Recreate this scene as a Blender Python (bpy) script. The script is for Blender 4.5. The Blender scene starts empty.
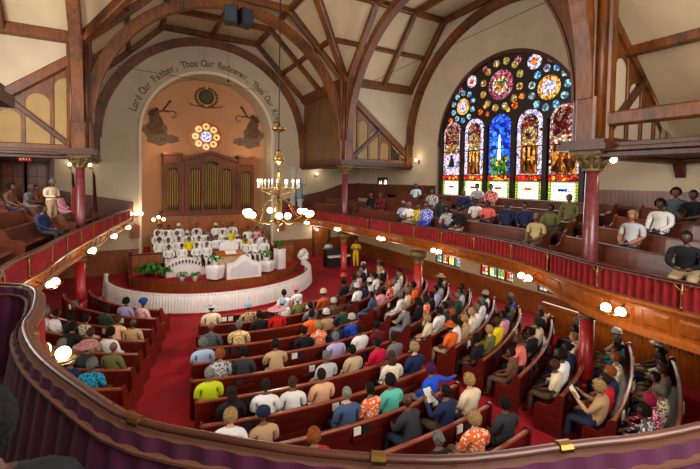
import bpy, bmesh, math, random
from math import sin, cos, pi, radians, sqrt, atan2, hypot, asin, tan
from mathutils import Vector, Matrix
from mathutils.geometry import tessellate_polygon
rnd = random.Random(7)
SC = bpy.context.scene
COL = SC.collection
V = Vector
PI = pi

# ------------------------------------------------------------------ helpers
def lin(c):
    def f(x):
        x /= 255.0
        return x / 12.92 if x <= 0.04045 else ((x + 0.055) / 1.055) ** 2.4
    return (f(c[0]), f(c[1]), f(c[2]), 1.0)

class MB:
    def __init__(s):
        s.v = []; s.f = []; s.m = []; s.sm = []; s.cm = 0; s.smooth = False
    def add(s, vs, fs, smooth=None):
        n = len(s.v)
        s.v.extend([V(p) for p in vs])
        for f in fs:
            s.f.append([i + n for i in f]); s.m.append(s.cm)
            s.sm.append(s.smooth if smooth is None else smooth)
        return s
    def box(s, x0, x1, y0, y1, z0, z1):
        vs = [(x, y, z) for x in (x0, x1) for y in (y0, y1) for z in (z0, z1)]
        return s.add(vs, [(0, 1, 3, 2), (4, 6, 7, 5), (0, 4, 5, 1), (2, 3, 7, 6), (0, 2, 6, 4), (1, 5, 7, 3)], False)
    def obox(s, c, ax, ay, az, hx, hy, hz):
        c = V(c)
        vs = [c + ax * (i * hx) + ay * (j * hy) + az * (k * hz) for i in (-1, 1) for j in (-1, 1) for k in (-1, 1)]
        return s.add(vs, [(0, 1, 3, 2), (4, 6, 7, 5), (0, 4, 5, 1), (2, 3, 7, 6), (0, 2, 6, 4), (1, 5, 7, 3)], False)
    def beam(s, p0, p1, w, h, up=(0, 0, 1), cham=0.0):
        p0 = V(p0); p1 = V(p1); d = (p1 - p0)
        L = d.length
        if L < 1e-6: return s
        d /= L; up = V(up)
        a = d.cross(up)
        if a.length < 1e-3: a = d.cross(V((1, 0, 0)))
        a.normalize(); b = a.cross(d)
        ch = cham or min(w, h) * 0.14
        pr = [(w/2-ch, h/2), (w/2, h/2-ch), (w/2, -h/2+ch), (w/2-ch, -h/2), (-w/2+ch, -h/2), (-w/2, -h/2+ch), (-w/2, h/2-ch), (-w/2+ch, h/2)]
        vs = [p0 + a*x + b*y for x, y in pr] + [p1 + a*x + b*y for x, y in pr]
        fs = [(i, (i+1) % 8, 8+(i+1) % 8, 8+i) for i in range(8)] + [tuple(range(7, -1, -1)), tuple(range(8, 16))]
        return s.add(vs, fs, False)
    def tube(s, pts, r, n=8, cap=True, smooth=True):
        pts = [V(p) for p in pts]; R = r if isinstance(r, (list, tuple)) else [r] * len(pts)
        vs = []; prev = None
        for i, p in enumerate(pts):
            t = (pts[min(i+1, len(pts)-1)] - pts[max(i-1, 0)]).normalized()
            if prev is None:
                a = t.orthogonal().normalized()
            else:
                a = prev - t * prev.dot(t)
                a = a.normalized() if a.length > 1e-6 else t.orthogonal().normalized()
            prev = a; b = t.cross(a)
            for k in range(n):
                an = 2*PI*k/n
                vs.append(p + (a*cos(an) + b*sin(an)) * R[i])
        fs = []
        for i in range(len(pts)-1):
            for k in range(n):
                fs.append((i*n+k, i*n+(k+1) % n, (i+1)*n+(k+1) % n, (i+1)*n+k))
        s.add(vs, fs, smooth)
        if cap:
            m = len(s.v) - len(vs)
            s.f.append([m+k for k in range(n-1, -1, -1)]); s.m.append(s.cm); s.sm.append(False)
            e = m + (len(pts)-1)*n
            s.f.append([e+k for k in range(n)]); s.m.append(s.cm); s.sm.append(False)
        return s
    def lathe(s, prof, c=(0, 0, 0), n=16, smooth=True, sx=1, sy=1):
        c = V(c); vs = []
        for r, z in prof:
            for k in range(n):
                an = 2*PI*k/n
                vs.append(c + V((r*cos(an)*sx, r*sin(an)*sy, z)))
        fs = [(i*n+k, i*n+(k+1) % n, (i+1)*n+(k+1) % n, (i+1)*n+k) for i in range(len(prof)-1) for k in range(n)]
        if prof[0][0] > 1e-4: fs.append(tuple(range(n-1, -1, -1)))
        if prof[-1][0] > 1e-4: fs.append(tuple((len(prof)-1)*n+k for k in range(n)))
        return s.add(vs, fs, smooth)
    def ball(s, c, r, n=12, m=8, sx=1, sy=1, sz=1):
        prof = [(r*sin(PI*i/m), -r*cos(PI*i/m)*sz) for i in range(m+1)]
        prof = [(max(a, 1e-5), b) for a, b in prof]
        return s.lathe(prof, c, n, True, sx, sy)
    def prism(s, poly, fr, d0, d1, smooth=False):
        """poly 2D list (a,b); fr(a,b,d)->Vector"""
        n = len(poly)
        vs = [fr(a, b, d0) for a, b in poly] + [fr(a, b, d1) for a, b in poly]
        fs = [(i, (i+1) % n, n+(i+1) % n, n+i) for i in range(n)]
        tr = tessellate_polygon([[V((a, b, 0)) for a, b in poly]])
        fs += [tuple(t) for t in tr] + [tuple(n+i for i in reversed(t)) for t in tr]
        return s.add(vs, fs, smooth)
    def holed(s, outer, holes, fr, d0, d1):
        """plate with holes: front at d0 (tessellated), back at d1, reveals between"""
        loops = [outer] + holes
        flat = [p for l in loops for p in l]
        tr = tessellate_polygon([[V((a, b, 0)) for a, b in l] for l in loops])
        n = len(flat)
        vs = [fr(a, b, d0) for a, b in flat] + [fr(a, b, d1) for a, b in flat]
        fs = [tuple(t) for t in tr] + [tuple(n+i for i in t) for t in tr]
        o = 0
        for l in loops:
            m = len(l)
            for i in range(m):
                fs.append((o+i, o+(i+1) % m, n+o+(i+1) % m, n+o+i))
            o += m
        return s.add(vs, fs, False)
    def ring(s, fr, c, r0, r1, d0, d1, n=28, a0=0, a1=2*PI, sx=1, sy=1):
        full = abs(a1-a0-2*PI) < 1e-6
        k = n if full else n+1
        vs = []
        for i in range(k):
            a = a0 + (a1-a0)*i/n
            for r in (r0, r1):
                for d in (d0, d1):
                    vs.append(fr(c[0]+r*cos(a)*sx, c[1]+r*sin(a)*sy, d))
        fs = []
        for i in range(n):
            p = 4*i; q = 4*((i+1) % k)
            fs += [(p, q, q+2, p+2), (p+1, p+3, q+3, q+1), (p+2, q+2, q+3, p+3), (p, p+1, q+1, q)]
        if not full: fs += [(0, 2, 3, 1), (4*n, 4*n+1, 4*n+3, 4*n+2)]
        return s.add(vs, fs, False)
    def disk(s, fr, c, r, d0, d1, n=24, sx=1, sy=1):
        return s.prism([(c[0]+r*cos(2*PI*i/n)*sx, c[1]+r*sin(2*PI*i/n)*sy) for i in range(n)], fr, d0, d1)

ORG = {}
def link(o, parent=None):
    COL.objects.link(o)
    if parent: o.parent = parent
    return o
def build(name, mb, mats, parent=None, label=None):
    """one mesh object from world-coordinate geometry, under parent when given"""
    if not isinstance(mats, (list, tuple)): mats = [mats]
    org = ORG.get(parent.name, V((0, 0, 0))) if parent else V((0, 0, 0))
    if parent is None and mb.v:
        xs = [p.x for p in mb.v]; ys = [p.y for p in mb.v]; zs = [p.z for p in mb.v]
        org = V(((min(xs)+max(xs))/2, (min(ys)+max(ys))/2, min(zs)))
    me = bpy.data.meshes.new(name)
    me.from_pydata([tuple(p - org) for p in mb.v], [], mb.f)
    for m in mats: me.materials.append(m)
    me.polygons.foreach_set('material_index', mb.m)
    me.polygons.foreach_set('use_smooth', mb.sm)
    me.validate(); me.update()
    bm = bmesh.new(); bm.from_mesh(me)
    bmesh.ops.recalc_face_normals(bm, faces=bm.faces); bm.to_mesh(me); bm.free()
    o = link(bpy.data.objects.new(name, me), parent)
    ORG[o.name] = org
    if parent is None: o.location = org
    if label: o['label'] = label
    return o
def thing(name, label, cat, loc=(0, 0, 0), group=None):
    o = bpy.data.objects.new(name, None); link(o)
    o.location = loc; o.empty_display_size = 0.2
    ORG[o.name] = V(loc); tag(o, label, cat, group)
    return o
def tag(o, label, cat, group=None):
    o['label'] = label; o['category'] = cat
    if group: o['group'] = group
    return o
def struct(name, mb, mats, parent=None):
    o = build(name, mb, mats, parent)
    if parent is None: o['kind'] = 'structure'
    return o
def sroot(name, loc):
    o = bpy.data.objects.new(name, None); link(o); o.location = loc
    ORG[o.name] = V(loc); o['kind'] = 'structure'
    return o

# ------------------------------------------------------------------ materials
def newmat(name):
    m = bpy.data.materials.new(name); m.use_nodes = True
    nt = m.node_tree; b = nt.nodes['Principled BSDF']
    return m, nt, b
def plain(name, c, rough=0.6, metal=0.0, noise=0.0, scale=12, bump=0.0, spec=None, emit=None, es=0, coat=0):
    m, nt, b = newmat(name)
    b.inputs['Roughness'].default_value = rough; b.inputs['Metallic'].default_value = metal
    b.inputs['Base Color'].default_value = lin(c)
    if coat: b.inputs['Coat Weight'].default_value = coat; b.inputs['Coat Roughness'].default_value = 0.15
    if noise or bump:
        tc = nt.nodes.new('ShaderNodeTexCoord'); n = nt.nodes.new('ShaderNodeTexNoise')
        n.inputs['Scale'].default_value = scale; n.inputs['Detail'].default_value = 4
        nt.links.new(tc.outputs['Object'], n.inputs['Vector'])
        if noise:
            r = nt.nodes.new('ShaderNodeValToRGB')
            c2 = lin(c)
            r.color_ramp.elements[0].position = 0.3; r.color_ramp.elements[1].position = 0.7
            r.color_ramp.elements[0].color = tuple(x*(1-noise) for x in c2[:3]) + (1,)
            r.color_ramp.elements[1].color = tuple(min(1, x*(1+noise)) for x in c2[:3]) + (1,)
            nt.links.new(n.outputs['Fac'], r.inputs['Fac']); nt.links.new(r.outputs['Color'], b.inputs['Base Color'])
        if bump:
            bp = nt.nodes.new('ShaderNodeBump'); bp.inputs['Strength'].default_value = bump; bp.inputs['Distance'].default_value = 0.02
            nt.links.new(n.outputs['Fac'], bp.inputs['Height']); nt.links.new(bp.outputs['Normal'], b.inputs['Normal'])
    if emit:
        b.inputs['Emission Color'].default_value = lin(emit); b.inputs['Emission Strength'].default_value = es
    return m
def wood(name, c1, c2, stretch=(1, 1, 8), rough=0.4, coat=0.25, scale=3.0):
    m, nt, b = newmat(name)
    tc = nt.nodes.new('ShaderNodeTexCoord'); mp = nt.nodes.new('ShaderNodeMapping')
    mp.inputs['Scale'].default_value = [scale*7/s for s in stretch]
    n = nt.nodes.new('ShaderNodeTexNoise'); n.inputs['Scale'].default_value = 1.0; n.inputs['Detail'].default_value = 6; n.inputs['Roughness'].default_value = 0.6
    n2 = nt.nodes.new('ShaderNodeTexNoise'); n2.inputs['Scale'].default_value = 0.7; n2.inputs['Detail'].default_value = 2
    mix = nt.nodes.new('ShaderNodeMix'); mix.data_type = 'FLOAT'; mix.inputs[0].default_value = 0.45
    r = nt.nodes.new('ShaderNodeValToRGB')
    r.color_ramp.elements[0].position = 0.33; r.color_ramp.elements[1].position = 0.66
    r.color_ramp.elements[0].color = lin(c1); r.color_ramp.elements[1].color = lin(c2)
    bp = nt.nodes.new('ShaderNodeBump'); bp.inputs['Strength'].default_value = 0.15; bp.inputs['Distance'].default_value = 0.01
    L = nt.links.new
    L(tc.outputs['Object'], mp.inputs['Vector']); L(mp.outputs['Vector'], n.inputs['Vector']); L(tc.outputs['Object'], n2.inputs['Vector'])
    L(n.outputs['Fac'], mix.inputs[2]); L(n2.outputs['Fac'], mix.inputs[3]); L(mix.outputs[0], r.inputs['Fac'])
    L(r.outputs['Color'], b.inputs['Base Color']); L(n.outputs['Fac'], bp.inputs['Height']); L(bp.outputs['Normal'], b.inputs['Normal'])
    b.inputs['Roughness'].default_value = rough; b.inputs['Coat Weight'].default_value = coat; b.inputs['Coat Roughness'].default_value = 0.2
    return m
def stained(name, cols, scale=9, strength=2.2, lead=0.06, stretch=(1, 1, 1)):
    """leaded glass lit from outside: voronoi cells in a palette, dark leads between"""
    m, nt, b = newmat(name)
    tc = nt.nodes.new('ShaderNodeTexCoord'); mp = nt.nodes.new('ShaderNodeMapping'); mp.inputs['Scale'].default_value = stretch
    v = nt.nodes.new('ShaderNodeTexVoronoi'); v.inputs['Scale'].default_value = scale
    v2 = nt.nodes.new('ShaderNodeTexVoronoi'); v2.feature = 'DISTANCE_TO_EDGE'; v2.inputs['Scale'].default_value = scale
    sp = nt.nodes.new('ShaderNodeSeparateColor')
    r = nt.nodes.new('ShaderNodeValToRGB'); r.color_ramp.interpolation = 'CONSTANT'
    el = r.color_ramp.elements
    while len(el) < len(cols): el.new(0.5)
    for i, c in enumerate(cols):
        el[i].position = i/len(cols); el[i].color = lin(c)
    gt = nt.nodes.new('ShaderNodeMath'); gt.operation = 'GREATER_THAN'; gt.inputs[1].default_value = lead
    mx = nt.nodes.new('ShaderNodeMix'); mx.data_type = 'RGBA'; mx.inputs[6].default_value = (0.006, 0.005, 0.005, 1)
    L = nt.links.new
    L(tc.outputs['Object'], mp.inputs['Vector']); L(mp.outputs['Vector'], v.inputs['Vector']); L(mp.outputs['Vector'], v2.inputs['Vector'])
    L(v.outputs['Color'], sp.inputs['Color']); L(sp.outputs[0], r.inputs['Fac']); L(v2.outputs['Distance'], gt.inputs[0])
    L(gt.outputs[0], mx.inputs[0]); L(r.outputs['Color'], mx.inputs[7])
    L(mx.outputs[2], b.inputs['Base Color']); L(mx.outputs[2], b.inputs['Emission Color'])
    b.inputs['Emission Strength'].default_value = strength; b.inputs['Roughness'].default_value = 0.15
    return m
def leadgrid(name, c1, c2, w=0.16, h=0.2, strength=2.0, axis='YZ', mortar=0.014):
    m, nt, b = newmat(name)
    tc = nt.nodes.new('ShaderNodeTexCoord'); sx = nt.nodes.new('ShaderNodeSeparateXYZ'); cb = nt.nodes.new('ShaderNodeCombineXYZ')
    br = nt.nodes.new('ShaderNodeTexBrick'); br.offset = 0.0
    br.inputs['Scale'].default_value = 1; br.inputs['Brick Width'].default_value = w; br.inputs['Row Height'].default_value = h
    br.inputs['Mortar Size'].default_value = mortar; br.inputs['Mortar'].default_value = (0.01, 0.01, 0.008, 1)
    br.inputs['Color1'].default_value = lin(c1); br.inputs['Color2'].default_value = lin(c2); br.inputs['Bias'].default_value = 0
    L = nt.links.new
    L(tc.outputs['Object'], sx.inputs[0]); L(sx.outputs['Y' if axis == 'YZ' else 'X'], cb.inputs['X']); L(sx.outputs['Z'], cb.inputs['Y'])
    L(cb.outputs[0], br.inputs['Vector']); L(br.outputs['Color'], b.inputs['Base Color']); L(br.outputs['Color'], b.inputs['Emission Color'])
    b.inputs['Emission Strength'].default_value = strength
    return m
def carpet(name, c):
    m, nt, b = newmat(name)
    tc = nt.nodes.new('ShaderNodeTexCoord'); n = nt.nodes.new('ShaderNodeTexNoise'); n.inputs['Scale'].default_value = 60; n.inputs['Detail'].default_value = 3
    n2 = nt.nodes.new('ShaderNodeTexNoise'); n2.inputs['Scale'].default_value = 0.8
    ad = nt.nodes.new('ShaderNodeMath'); ad.operation = 'ADD'
    r = nt.nodes.new('ShaderNodeValToRGB'); r.color_ramp.elements[0].position = 0.75; r.color_ramp.elements[1].position = 1.25
    r.color_ramp.elements[1].position = 1.0
    c2 = lin(c); r.color_ramp.elements[0].color = tuple(x*0.6 for x in c2[:3])+(1,); r.color_ramp.elements[1].color = tuple(min(1, x*1.3) for x in c2[:3])+(1,)
    L = nt.links.new
    L(tc.outputs['Object'], n.inputs['Vector']); L(tc.outputs['Object'], n2.inputs['Vector'])
    L(n.outputs['Fac'], ad.inputs[0]); L(n2.outputs['Fac'], ad.inputs[1]); L(ad.outputs[0], r.inputs['Fac']); L(r.outputs['Color'], b.inputs['Base Color'])
    b.inputs['Roughness'].default_value = 0.95
    return m
def cloth(name, pattern=None, c=None, hairy=False):
    """fabric in the object's own colour"""
    m, nt, b = newmat(name)
    L = nt.links.new
    oi = nt.nodes.new('ShaderNodeObjectInfo'); tc = nt.nodes.new('ShaderNodeTexCoord')
    n = nt.nodes.new('ShaderNodeTexNoise'); n.inputs['Scale'].default_value = 18; n.inputs['Detail'].default_value = 3
    L(tc.outputs['Object'], n.inputs['Vector'])
    bp = nt.nodes.new('ShaderNodeBump'); bp.inputs['Strength'].default_value = 0.5; bp.inputs['Distance'].default_value = 0.03
    L(n.outputs['Fac'], bp.inputs['Height']); L(bp.outputs['Normal'], b.inputs['Normal'])
    src = oi.outputs['Color']
    if hairy:
        n.inputs['Scale'].default_value = 55; bp.inputs['Strength'].default_value = 1.0; bp.inputs['Distance'].default_value = .04
        r = nt.nodes.new('ShaderNodeValToRGB'); r.color_ramp.elements[0].position = .35; r.color_ramp.elements[1].position = .65
        r.color_ramp.elements[0].color = (.35, .32, .3, 1); r.color_ramp.elements[1].color = (1.1, 1.1, 1.1, 1)
        L(n.outputs['Fac'], r.inputs['Fac'])
        mh = nt.nodes.new('ShaderNodeMix'); mh.data_type = 'RGBA'; mh.blend_type = 'MULTIPLY'; mh.inputs[0].default_value = 1
        L(src, mh.inputs[6]); L(r.outputs['Color'], mh.inputs[7]); src = mh.outputs[2]
    if pattern:
        vo = nt.nodes.new('ShaderNodeTexVoronoi'); vo.inputs['Scale'].default_value = 22
        L(tc.outputs['Object'], vo.inputs['Vector'])
        lt = nt.nodes.new('ShaderNodeMath'); lt.operation = 'LESS_THAN'; lt.inputs[1].default_value = 0.42
        L(vo.outputs['Distance'], lt.inputs[0])
        mx = nt.nodes.new('ShaderNodeMix'); mx.data_type = 'RGBA'; mx.inputs[7].default_value = lin(pattern)
        L(lt.outputs[0], mx.inputs[0]); L(src, mx.inputs[6]); src = mx.outputs[2]
    L(src, b.inputs['Base Color'])
    b.inputs['Roughness'].default_value = 0.85; b.inputs['Specular IOR Level'].default_value = 0.25
    return m

M = {}
M['timber'] = wood('roof_timber', (32, 14, 3), (128, 67, 13), (1, 1, 5), 0.5, 0.1, 1.6)
M['timber_dark'] = wood('dark_timber', (36, 15, 6), (88, 44, 16), (1, 1, 5), 0.5, 0.1, 1.6)
M['oak'] = wood('golden_oak', (108, 50, 10), (180, 96, 24), (1, 1, 6), 0.35, 0.25, 2)
M['wains'] = wood('wainscot_oak', (92, 42, 12), (156, 84, 28), (1, 1, 8), 0.4, 0.3, 2)
M['pew'] = wood('mahogany_pew', (54, 12, 10), (108, 30, 18), (5, 5, 1), 0.28, 0.5, 1.6)
M['pewrail'] = wood('pew_top_rail', (104, 36, 20), (166, 82, 50), (5, 5, 1), 0.35, 0.25, 1.6)
M['gpew'] = wood('gallery_pew', (60, 24, 12), (112, 54, 28), (5, 5, 1), 0.4, 0.2, 1.6)
M['handrail'] = wood('handrail_wood', (46, 20, 14), (96, 50, 34), (5, 5, 1), 0.42, 0.15, 1.6)
M['organ'] = wood('organ_case', (66, 28, 8), (136, 68, 20), (1, 1, 6), 0.6, 0.0, 2)
M['plaster'] = plain('cream_plaster', (186, 168, 142), 0.9, noise=0.07, scale=1.3, bump=0.05)
M['ceil'] = plain('ceiling_plaster', (186, 164, 130), 0.9, noise=0.10, scale=0.8, bump=0.05)
M['apse'] = plain('apse_plaster', (200, 146, 104), 0.9, noise=0.07, scale=1.0)
M['panel'] = plain('screen_panel', (150, 122, 76), 0.8, noise=0.12, scale=2)
M['carpet'] = carpet('red_carpet', (142, 2, 22))
M['velvet'] = plain('red_velvet', (130, 6, 14), 0.85, noise=0.3, scale=4)
M['velvet_shade'] = plain('red_velvet_shaded', (66, 8, 46), 0.85, noise=0.3, scale=3)  # shaded copy of the red velvet, bluish shade put into the colour
M['brass'] = plain('brass', (150, 116, 62), 0.4, 1.0)
M['gold'] = plain('gold_paint', (150, 116, 52), 0.5, 0.2, noise=0.2, scale=8)
M['redmarble'] = plain('red_marbled_paint', (112, 44, 48), 0.4, noise=0.35, scale=7, coat=0.4)
M['redpaint'] = plain('red_column_paint', (170, 22, 22), 0.45, noise=0.15, scale=4, coat=0.4)
M['white'] = plain('white_cloth', (226, 222, 220), 0.85, noise=0.04, scale=5, bump=0.2)
M['paper'] = plain('paper', (232, 228, 216), 0.8)
M['dark'] = plain('dark_paint', (22, 20, 22), 0.5)
M['tracery'] = plain('dark_tracery', (34, 20, 14), 0.5)
M['paint_brown'] = plain('mural_brown', (104, 74, 52), 0.9, noise=0.35, scale=6)
M['paint_dark'] = plain('mural_dark', (76, 56, 42), 0.9, noise=0.3, scale=6)
M['paint_grey'] = plain('mural_grey', (120, 96, 74), 0.9, noise=0.3, scale=5)
M['paint_green'] = plain('mural_green', (82, 84, 44), 0.9, noise=0.3, scale=8)
M['script'] = plain('inscription_paint', (100, 84, 58), 0.9, noise=0.2, scale=9)
M['globe'] = plain('lamp_glass', (255, 244, 220), 0.3, emit=(255, 226, 180), es=6)
M['bulb'] = plain('bulb_glow', (255, 240, 210), 0.3, emit=(255, 226, 176), es=10)
M['fern'] = plain('fern_leaf', (58, 128, 38), 0.6, noise=0.35, scale=10)
M['stone'] = plain('pale_stone', (186, 180, 166), 0.7, noise=0.1, scale=6)
M['statue'] = plain('statue_paint', (120, 140, 150), 0.6, noise=0.3, scale=8)
M['iron'] = plain('dark_iron', (40, 34, 28), 0.5, 0.6)
M['book'] = plain('hymnal_cover', (34, 22, 34), 0.6)
M['exitred'] = plain('exit_red', (150, 20, 14), 0.5, emit=(230, 50, 30), es=.25)

M['gfloor'] = plain('gallery_floor', (70, 40, 28), 0.8, noise=.15, scale=3)
M['capital'] = plain('bronzed_capital', (112, 90, 50), 0.5, 0.2, noise=.25, scale=8)
M['tanboard'] = wood('tan_boards', (84, 56, 24), (124, 88, 42), (1, 1, 6), 0.5, 0.1)
EXPO = 0.15
# ------------------------------------------------------------------ the building
SX, SY, YO, XW, YR = 6.145, 6.75, 12.9, 10.62, -15.5
ZC, ZE, ZT = 6.47, 11.0, 14.35
XM, YM = 2.75, 3.75
frO = lambda a, b, d: V((a, YO + d, b))          # organ wall, depth away from the nave
frB = lambda a, b, d: V((a, 15.0 + d, b))
frR = lambda a, b, d: V((XW + d, a, b))          # window wall
frL = lambda a, b, d: V((-XW - d, a, b))
frK = lambda a, b, d: V((a, YR - d, b))
def arch_poly(c, half, z0, zs, n=24, ratio=1.0):
    """upright opening: flat bottom z0, springing zs, round head"""
    return [(c-half, z0), (c+half, z0)] + [(c+half*cos(PI*i/n), zs+half*ratio*sin(PI*i/n)) for i in range(n+1)]
def rect(a0, a1, b0, b1): return [(a0, b0), (a1, b0), (a1, b1), (a0, b1)]

mb = MB().box(-XW-.4, XW+.4, YR-.4, 15.3, -0.2, 0.0)
struct('floor', mb, M['carpet'])
# organ wall with the round-headed alcove as a notch
outer = [(-XW-.4, 0), (-3.92, 0)] + [(-3.92, 8.05)] + [(-3.92*cos(PI*i/32), 8.05+3.92*sin(PI*i/32)) for i in range(1, 32)] + [(3.92, 8.05), (3.92, 0), (XW+.4, 0), (XW+.4, 15), (-XW-.4, 15)]
struct('wall_organ', MB().prism(outer, frO, 0, 2.1), M['plaster'])
mb = MB().ring(frO, (0, 8.05), 3.84, 4.0, -.07, .1, 40, 0, PI)
mb.box(-4.0, -3.84, YO-.07, YO+.1, 0.5, 8.05); mb.box(3.84, 4.0, YO-.07, YO+.1, 0.5, 8.05)
struct('trim_1', mb, plain('arch_rim', (222, 206, 178), 0.8))
circ = [(1.08*cos(2*PI*i/32), 8.25+1.08*sin(2*PI*i/32)) for i in range(32)]
struct('wall_apse', MB().holed(rect(-4.6, 4.6, 0, 12.4), [circ], frB, 0, .3), M['apse'])
WY = [3.23, 1.68, .11, -1.46, -3.03]             # the five lancets
LOWW = [3.25, 0.0, -3.1, -6.2]
bigarch = arch_poly(.1, 4.15, 4.72, 7.42, 32)
lows = [rect(y-.95, y+.95, .98, 2.08) for y in LOWW]
twin = rect(9.05, 10.35, 4.62, 5.75)
struct('wall_window', MB().holed(rect(YR-.4, YO+.1, 0, 15), [bigarch] + lows + [twin], frR, 0, .45), M['plaster'])
struct('wall_left', MB().holed(rect(YR-.4, YO+.1, 0, 15), [bigarch] + lows, frL, 0, .45), M['plaster'])
rearwin = arch_poly(0, 4.2, 5.6, 8.2, 28)
struct('wall_rear', MB().holed(rect(-XW-.4, XW+.4, 0, 15), [rearwin], frK, 0, .45), M['plaster'])

# ceilings: a polygonal vault over each arm, meeting on diagonal ribs
def quad(mb, *p): mb.add(p, [tuple(range(len(p)))]); return mb
for side, nm in ((1, 'organ_arm'), (-1, 'rear_arm')):
    ye = side*(YO+.05) if side > 0 else YR-.05
    mb = MB()
    for sx in (-1, 1):
        quad(mb, (sx*SX, side*SY, ZE), (sx*SX, ye, ZE), (sx*XM, ye, ZT), (sx*XM, side*YM, ZT))
    quad(mb, (-XM, side*YM, ZT), (XM, side*YM, ZT), (XM, ye, ZT), (-XM, ye, ZT))
    struct('ceiling_'+nm, mb, M['ceil'])
for side, nm in ((1, 'window_arm'), (-1, 'left_arm')):
    xe = side*(XW+.05)
    mb = MB()
    for sy in (-1, 1):
        quad(mb, (side*SX, sy*SY, ZE), (xe, sy*SY, ZE), (xe, sy*YM, ZT), (side*XM, sy*YM, ZT))
    quad(mb, (side*XM, -YM, ZT), (side*XM, YM, ZT), (xe, YM, ZT), (xe, -YM, ZT))
    struct('ceiling_'+nm, mb, M['ceil'])
struct('ceiling_crossing', quad(MB(), (-XM, -YM, ZT), (XM, -YM, ZT), (XM, YM, ZT), (-XM, YM, ZT)), M['ceil'])
for sx in (-1, 1):
    for sy, nm in ((1, 'front'), (-1, 'rear')):
        ye = YO+.05 if sy > 0 else YR-.05
        mb = MB()
        quad(mb, (sx*SX, sy*SY, 10.35), (sx*SX, ye, 10.35), (sx*(XW+.1), ye, 6.45), (sx*(XW+.1), sy*SY, 6.45))
        struct('ceiling_corner', mb, M['ceil'])
        # plaster above the sloping corner roof, both faces
        mb = MB()
        fr = lambda a, b, d, sx=sx, sy=sy: V((sx*a, sy*(SY+d), b))
        mb.prism([(SX, ZE+.1), (SX, 10.3), (XW+.1, 6.4), (XW+.1, ZE+.1)], fr, 0, .15)
        fr2 = lambda a, b, d, sx=sx, sy=sy: V((sx*(SX+d), sy*a if sy > 0 else -a, b))
        ymax = YO if sy > 0 else -YR
        mb.prism(rect(SY, ymax, 10.3, ZE+.1), fr2, 0, .15)
        if sy > 0: mb.prism(rect(SY, ymax, 6.45, 10.3), fr2, .10, .2)
        struct('wall_upper', mb, M['plaster'])

# ------------------------------------------------------------------ roof timbers
def prof(axis): return [(-SX, ZE), (-XM, ZT), (XM, ZT), (SX, ZE)] if axis == 'Y' else [(-SY, ZE), (-YM, ZT), (YM, ZT), (SY, ZE)]
def truss(axis, pos, label, arch=True, inset=0.0, w=.3):
    pf = prof(axis); P = (lambda a, b, d=0: V((a, pos+d, b))) if axis == 'Y' else (lambda a, b, d=0: V((pos+d, a, b)))
    half = SX if axis == 'Y' else SY
    nrm = (0, 1, 0) if axis == 'Y' else (1, 0, 0)
    t = thing('roof_truss', label, 'roof truss', P(0, ZT-.2), 'timber roof trusses')
    for i in range(3):
        a, b = pf[i], pf[i+1]
        build('rafter', MB().beam(P(a[0], a[1]-.16), P(b[0], b[1]-.16), .32 if i != 1 else .32, w, nrm), M['timber'], t)
    if arch:
        ra = half-.27+inset*.5; rz = (13.78-7.65)/ra
        mb = MB().ring(P, (0, 7.65), ra-.17, ra+.2, -w/2, w/2, 40, 0, PI, 1, rz)
        mb.ring(P, (0, 7.65), ra-.24, ra-.17, -w/2-.04, w/2+.04, 40, 0, PI, 1, rz)
        for s in (-1, 1):
            a = s*ra
            q = [P(a-.3*s, 6.5), P(a+.22*s, 6.5)]
            mb.beam(P(a, ZC), P(a, 7.68), w+.06, .5, nrm if axis == 'Y' else nrm)
        build('arch_rib', mb, M['timber'], t)
    return t
truss('Y', SY, 'curved timber arch between the two front columns, nearest the organ alcove crossing')
truss('Y', 9.85, 'plain timber rafters halfway between the column arch and the lettered organ wall', False, w=.22)
truss('Y', YO-.15, 'curved timber arch lying against the lettered organ wall', True, .25, .26)
truss('X', SX, 'curved timber arch crossing in front of the great stained glass window')
truss('X', 8.5, 'plain timber rafters halfway between the column arch and the stained glass wall', False, w=.22)
truss('X', XW-.15, 'curved timber arch lying against the stained glass window wall', True, .25, .26)
truss('X', -SX, 'curved timber arch above the flags column, seen almost edge-on')
truss('X', -8.5, 'plain timber rafters above the standing usher in the side arm', False, w=.22)
truss('Y', -SY, 'curved timber arch leaping from the column nearest the camera')
truss('Y', -11.2, 'plain timber rafters over the rear gallery', False, w=.22)
pn = {'o': 'organ arm', 'w': 'stained glass window arm', 'l': 'arm behind the usher', 'r': 'rear gallery arm'}
def purlin(p0, p1, lab, w=.24, h=.26, up=(0, 0, 1)):
    return tag(build('purlin', MB().beam(p0, p1, w, h, up), M['timber']), lab, 'beam', 'straight roof purlins')
def lerp(a, b, t): return a+(b-a)*t
for side, key, far in ((1, 'o', YO), (-1, 'r', YR)):
    for s, sd in ((-1, 'flag side'), (1, 'window side')):
        purlin((s*(SX-.1), side*SY, ZE), (s*(SX-.1), far, ZE), 'heavy eaves beam of the %s, %s' % (pn[key], sd), .34, .46)
        purlin((s*(XM+.02), side*YM, ZT-.15), (s*(XM+.02), far, ZT-.15), 'upper purlin at the roof bend of the %s, %s' % (pn[key], sd))
        a = lerp(SX, XM, .5); y = lerp(SY, YM, .5); z = lerp(ZE, ZT, .5)-.12
        purlin((s*a, side*y, z), (s*a, far, z), 'middle purlin on the roof slope of the %s, %s' % (pn[key], sd), .2, .22)
    purlin((0, side*YM, ZT-.12), (0, far, ZT-.12), 'ridge purlin along the flat top of the %s' % pn[key], .2, .22)
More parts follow.
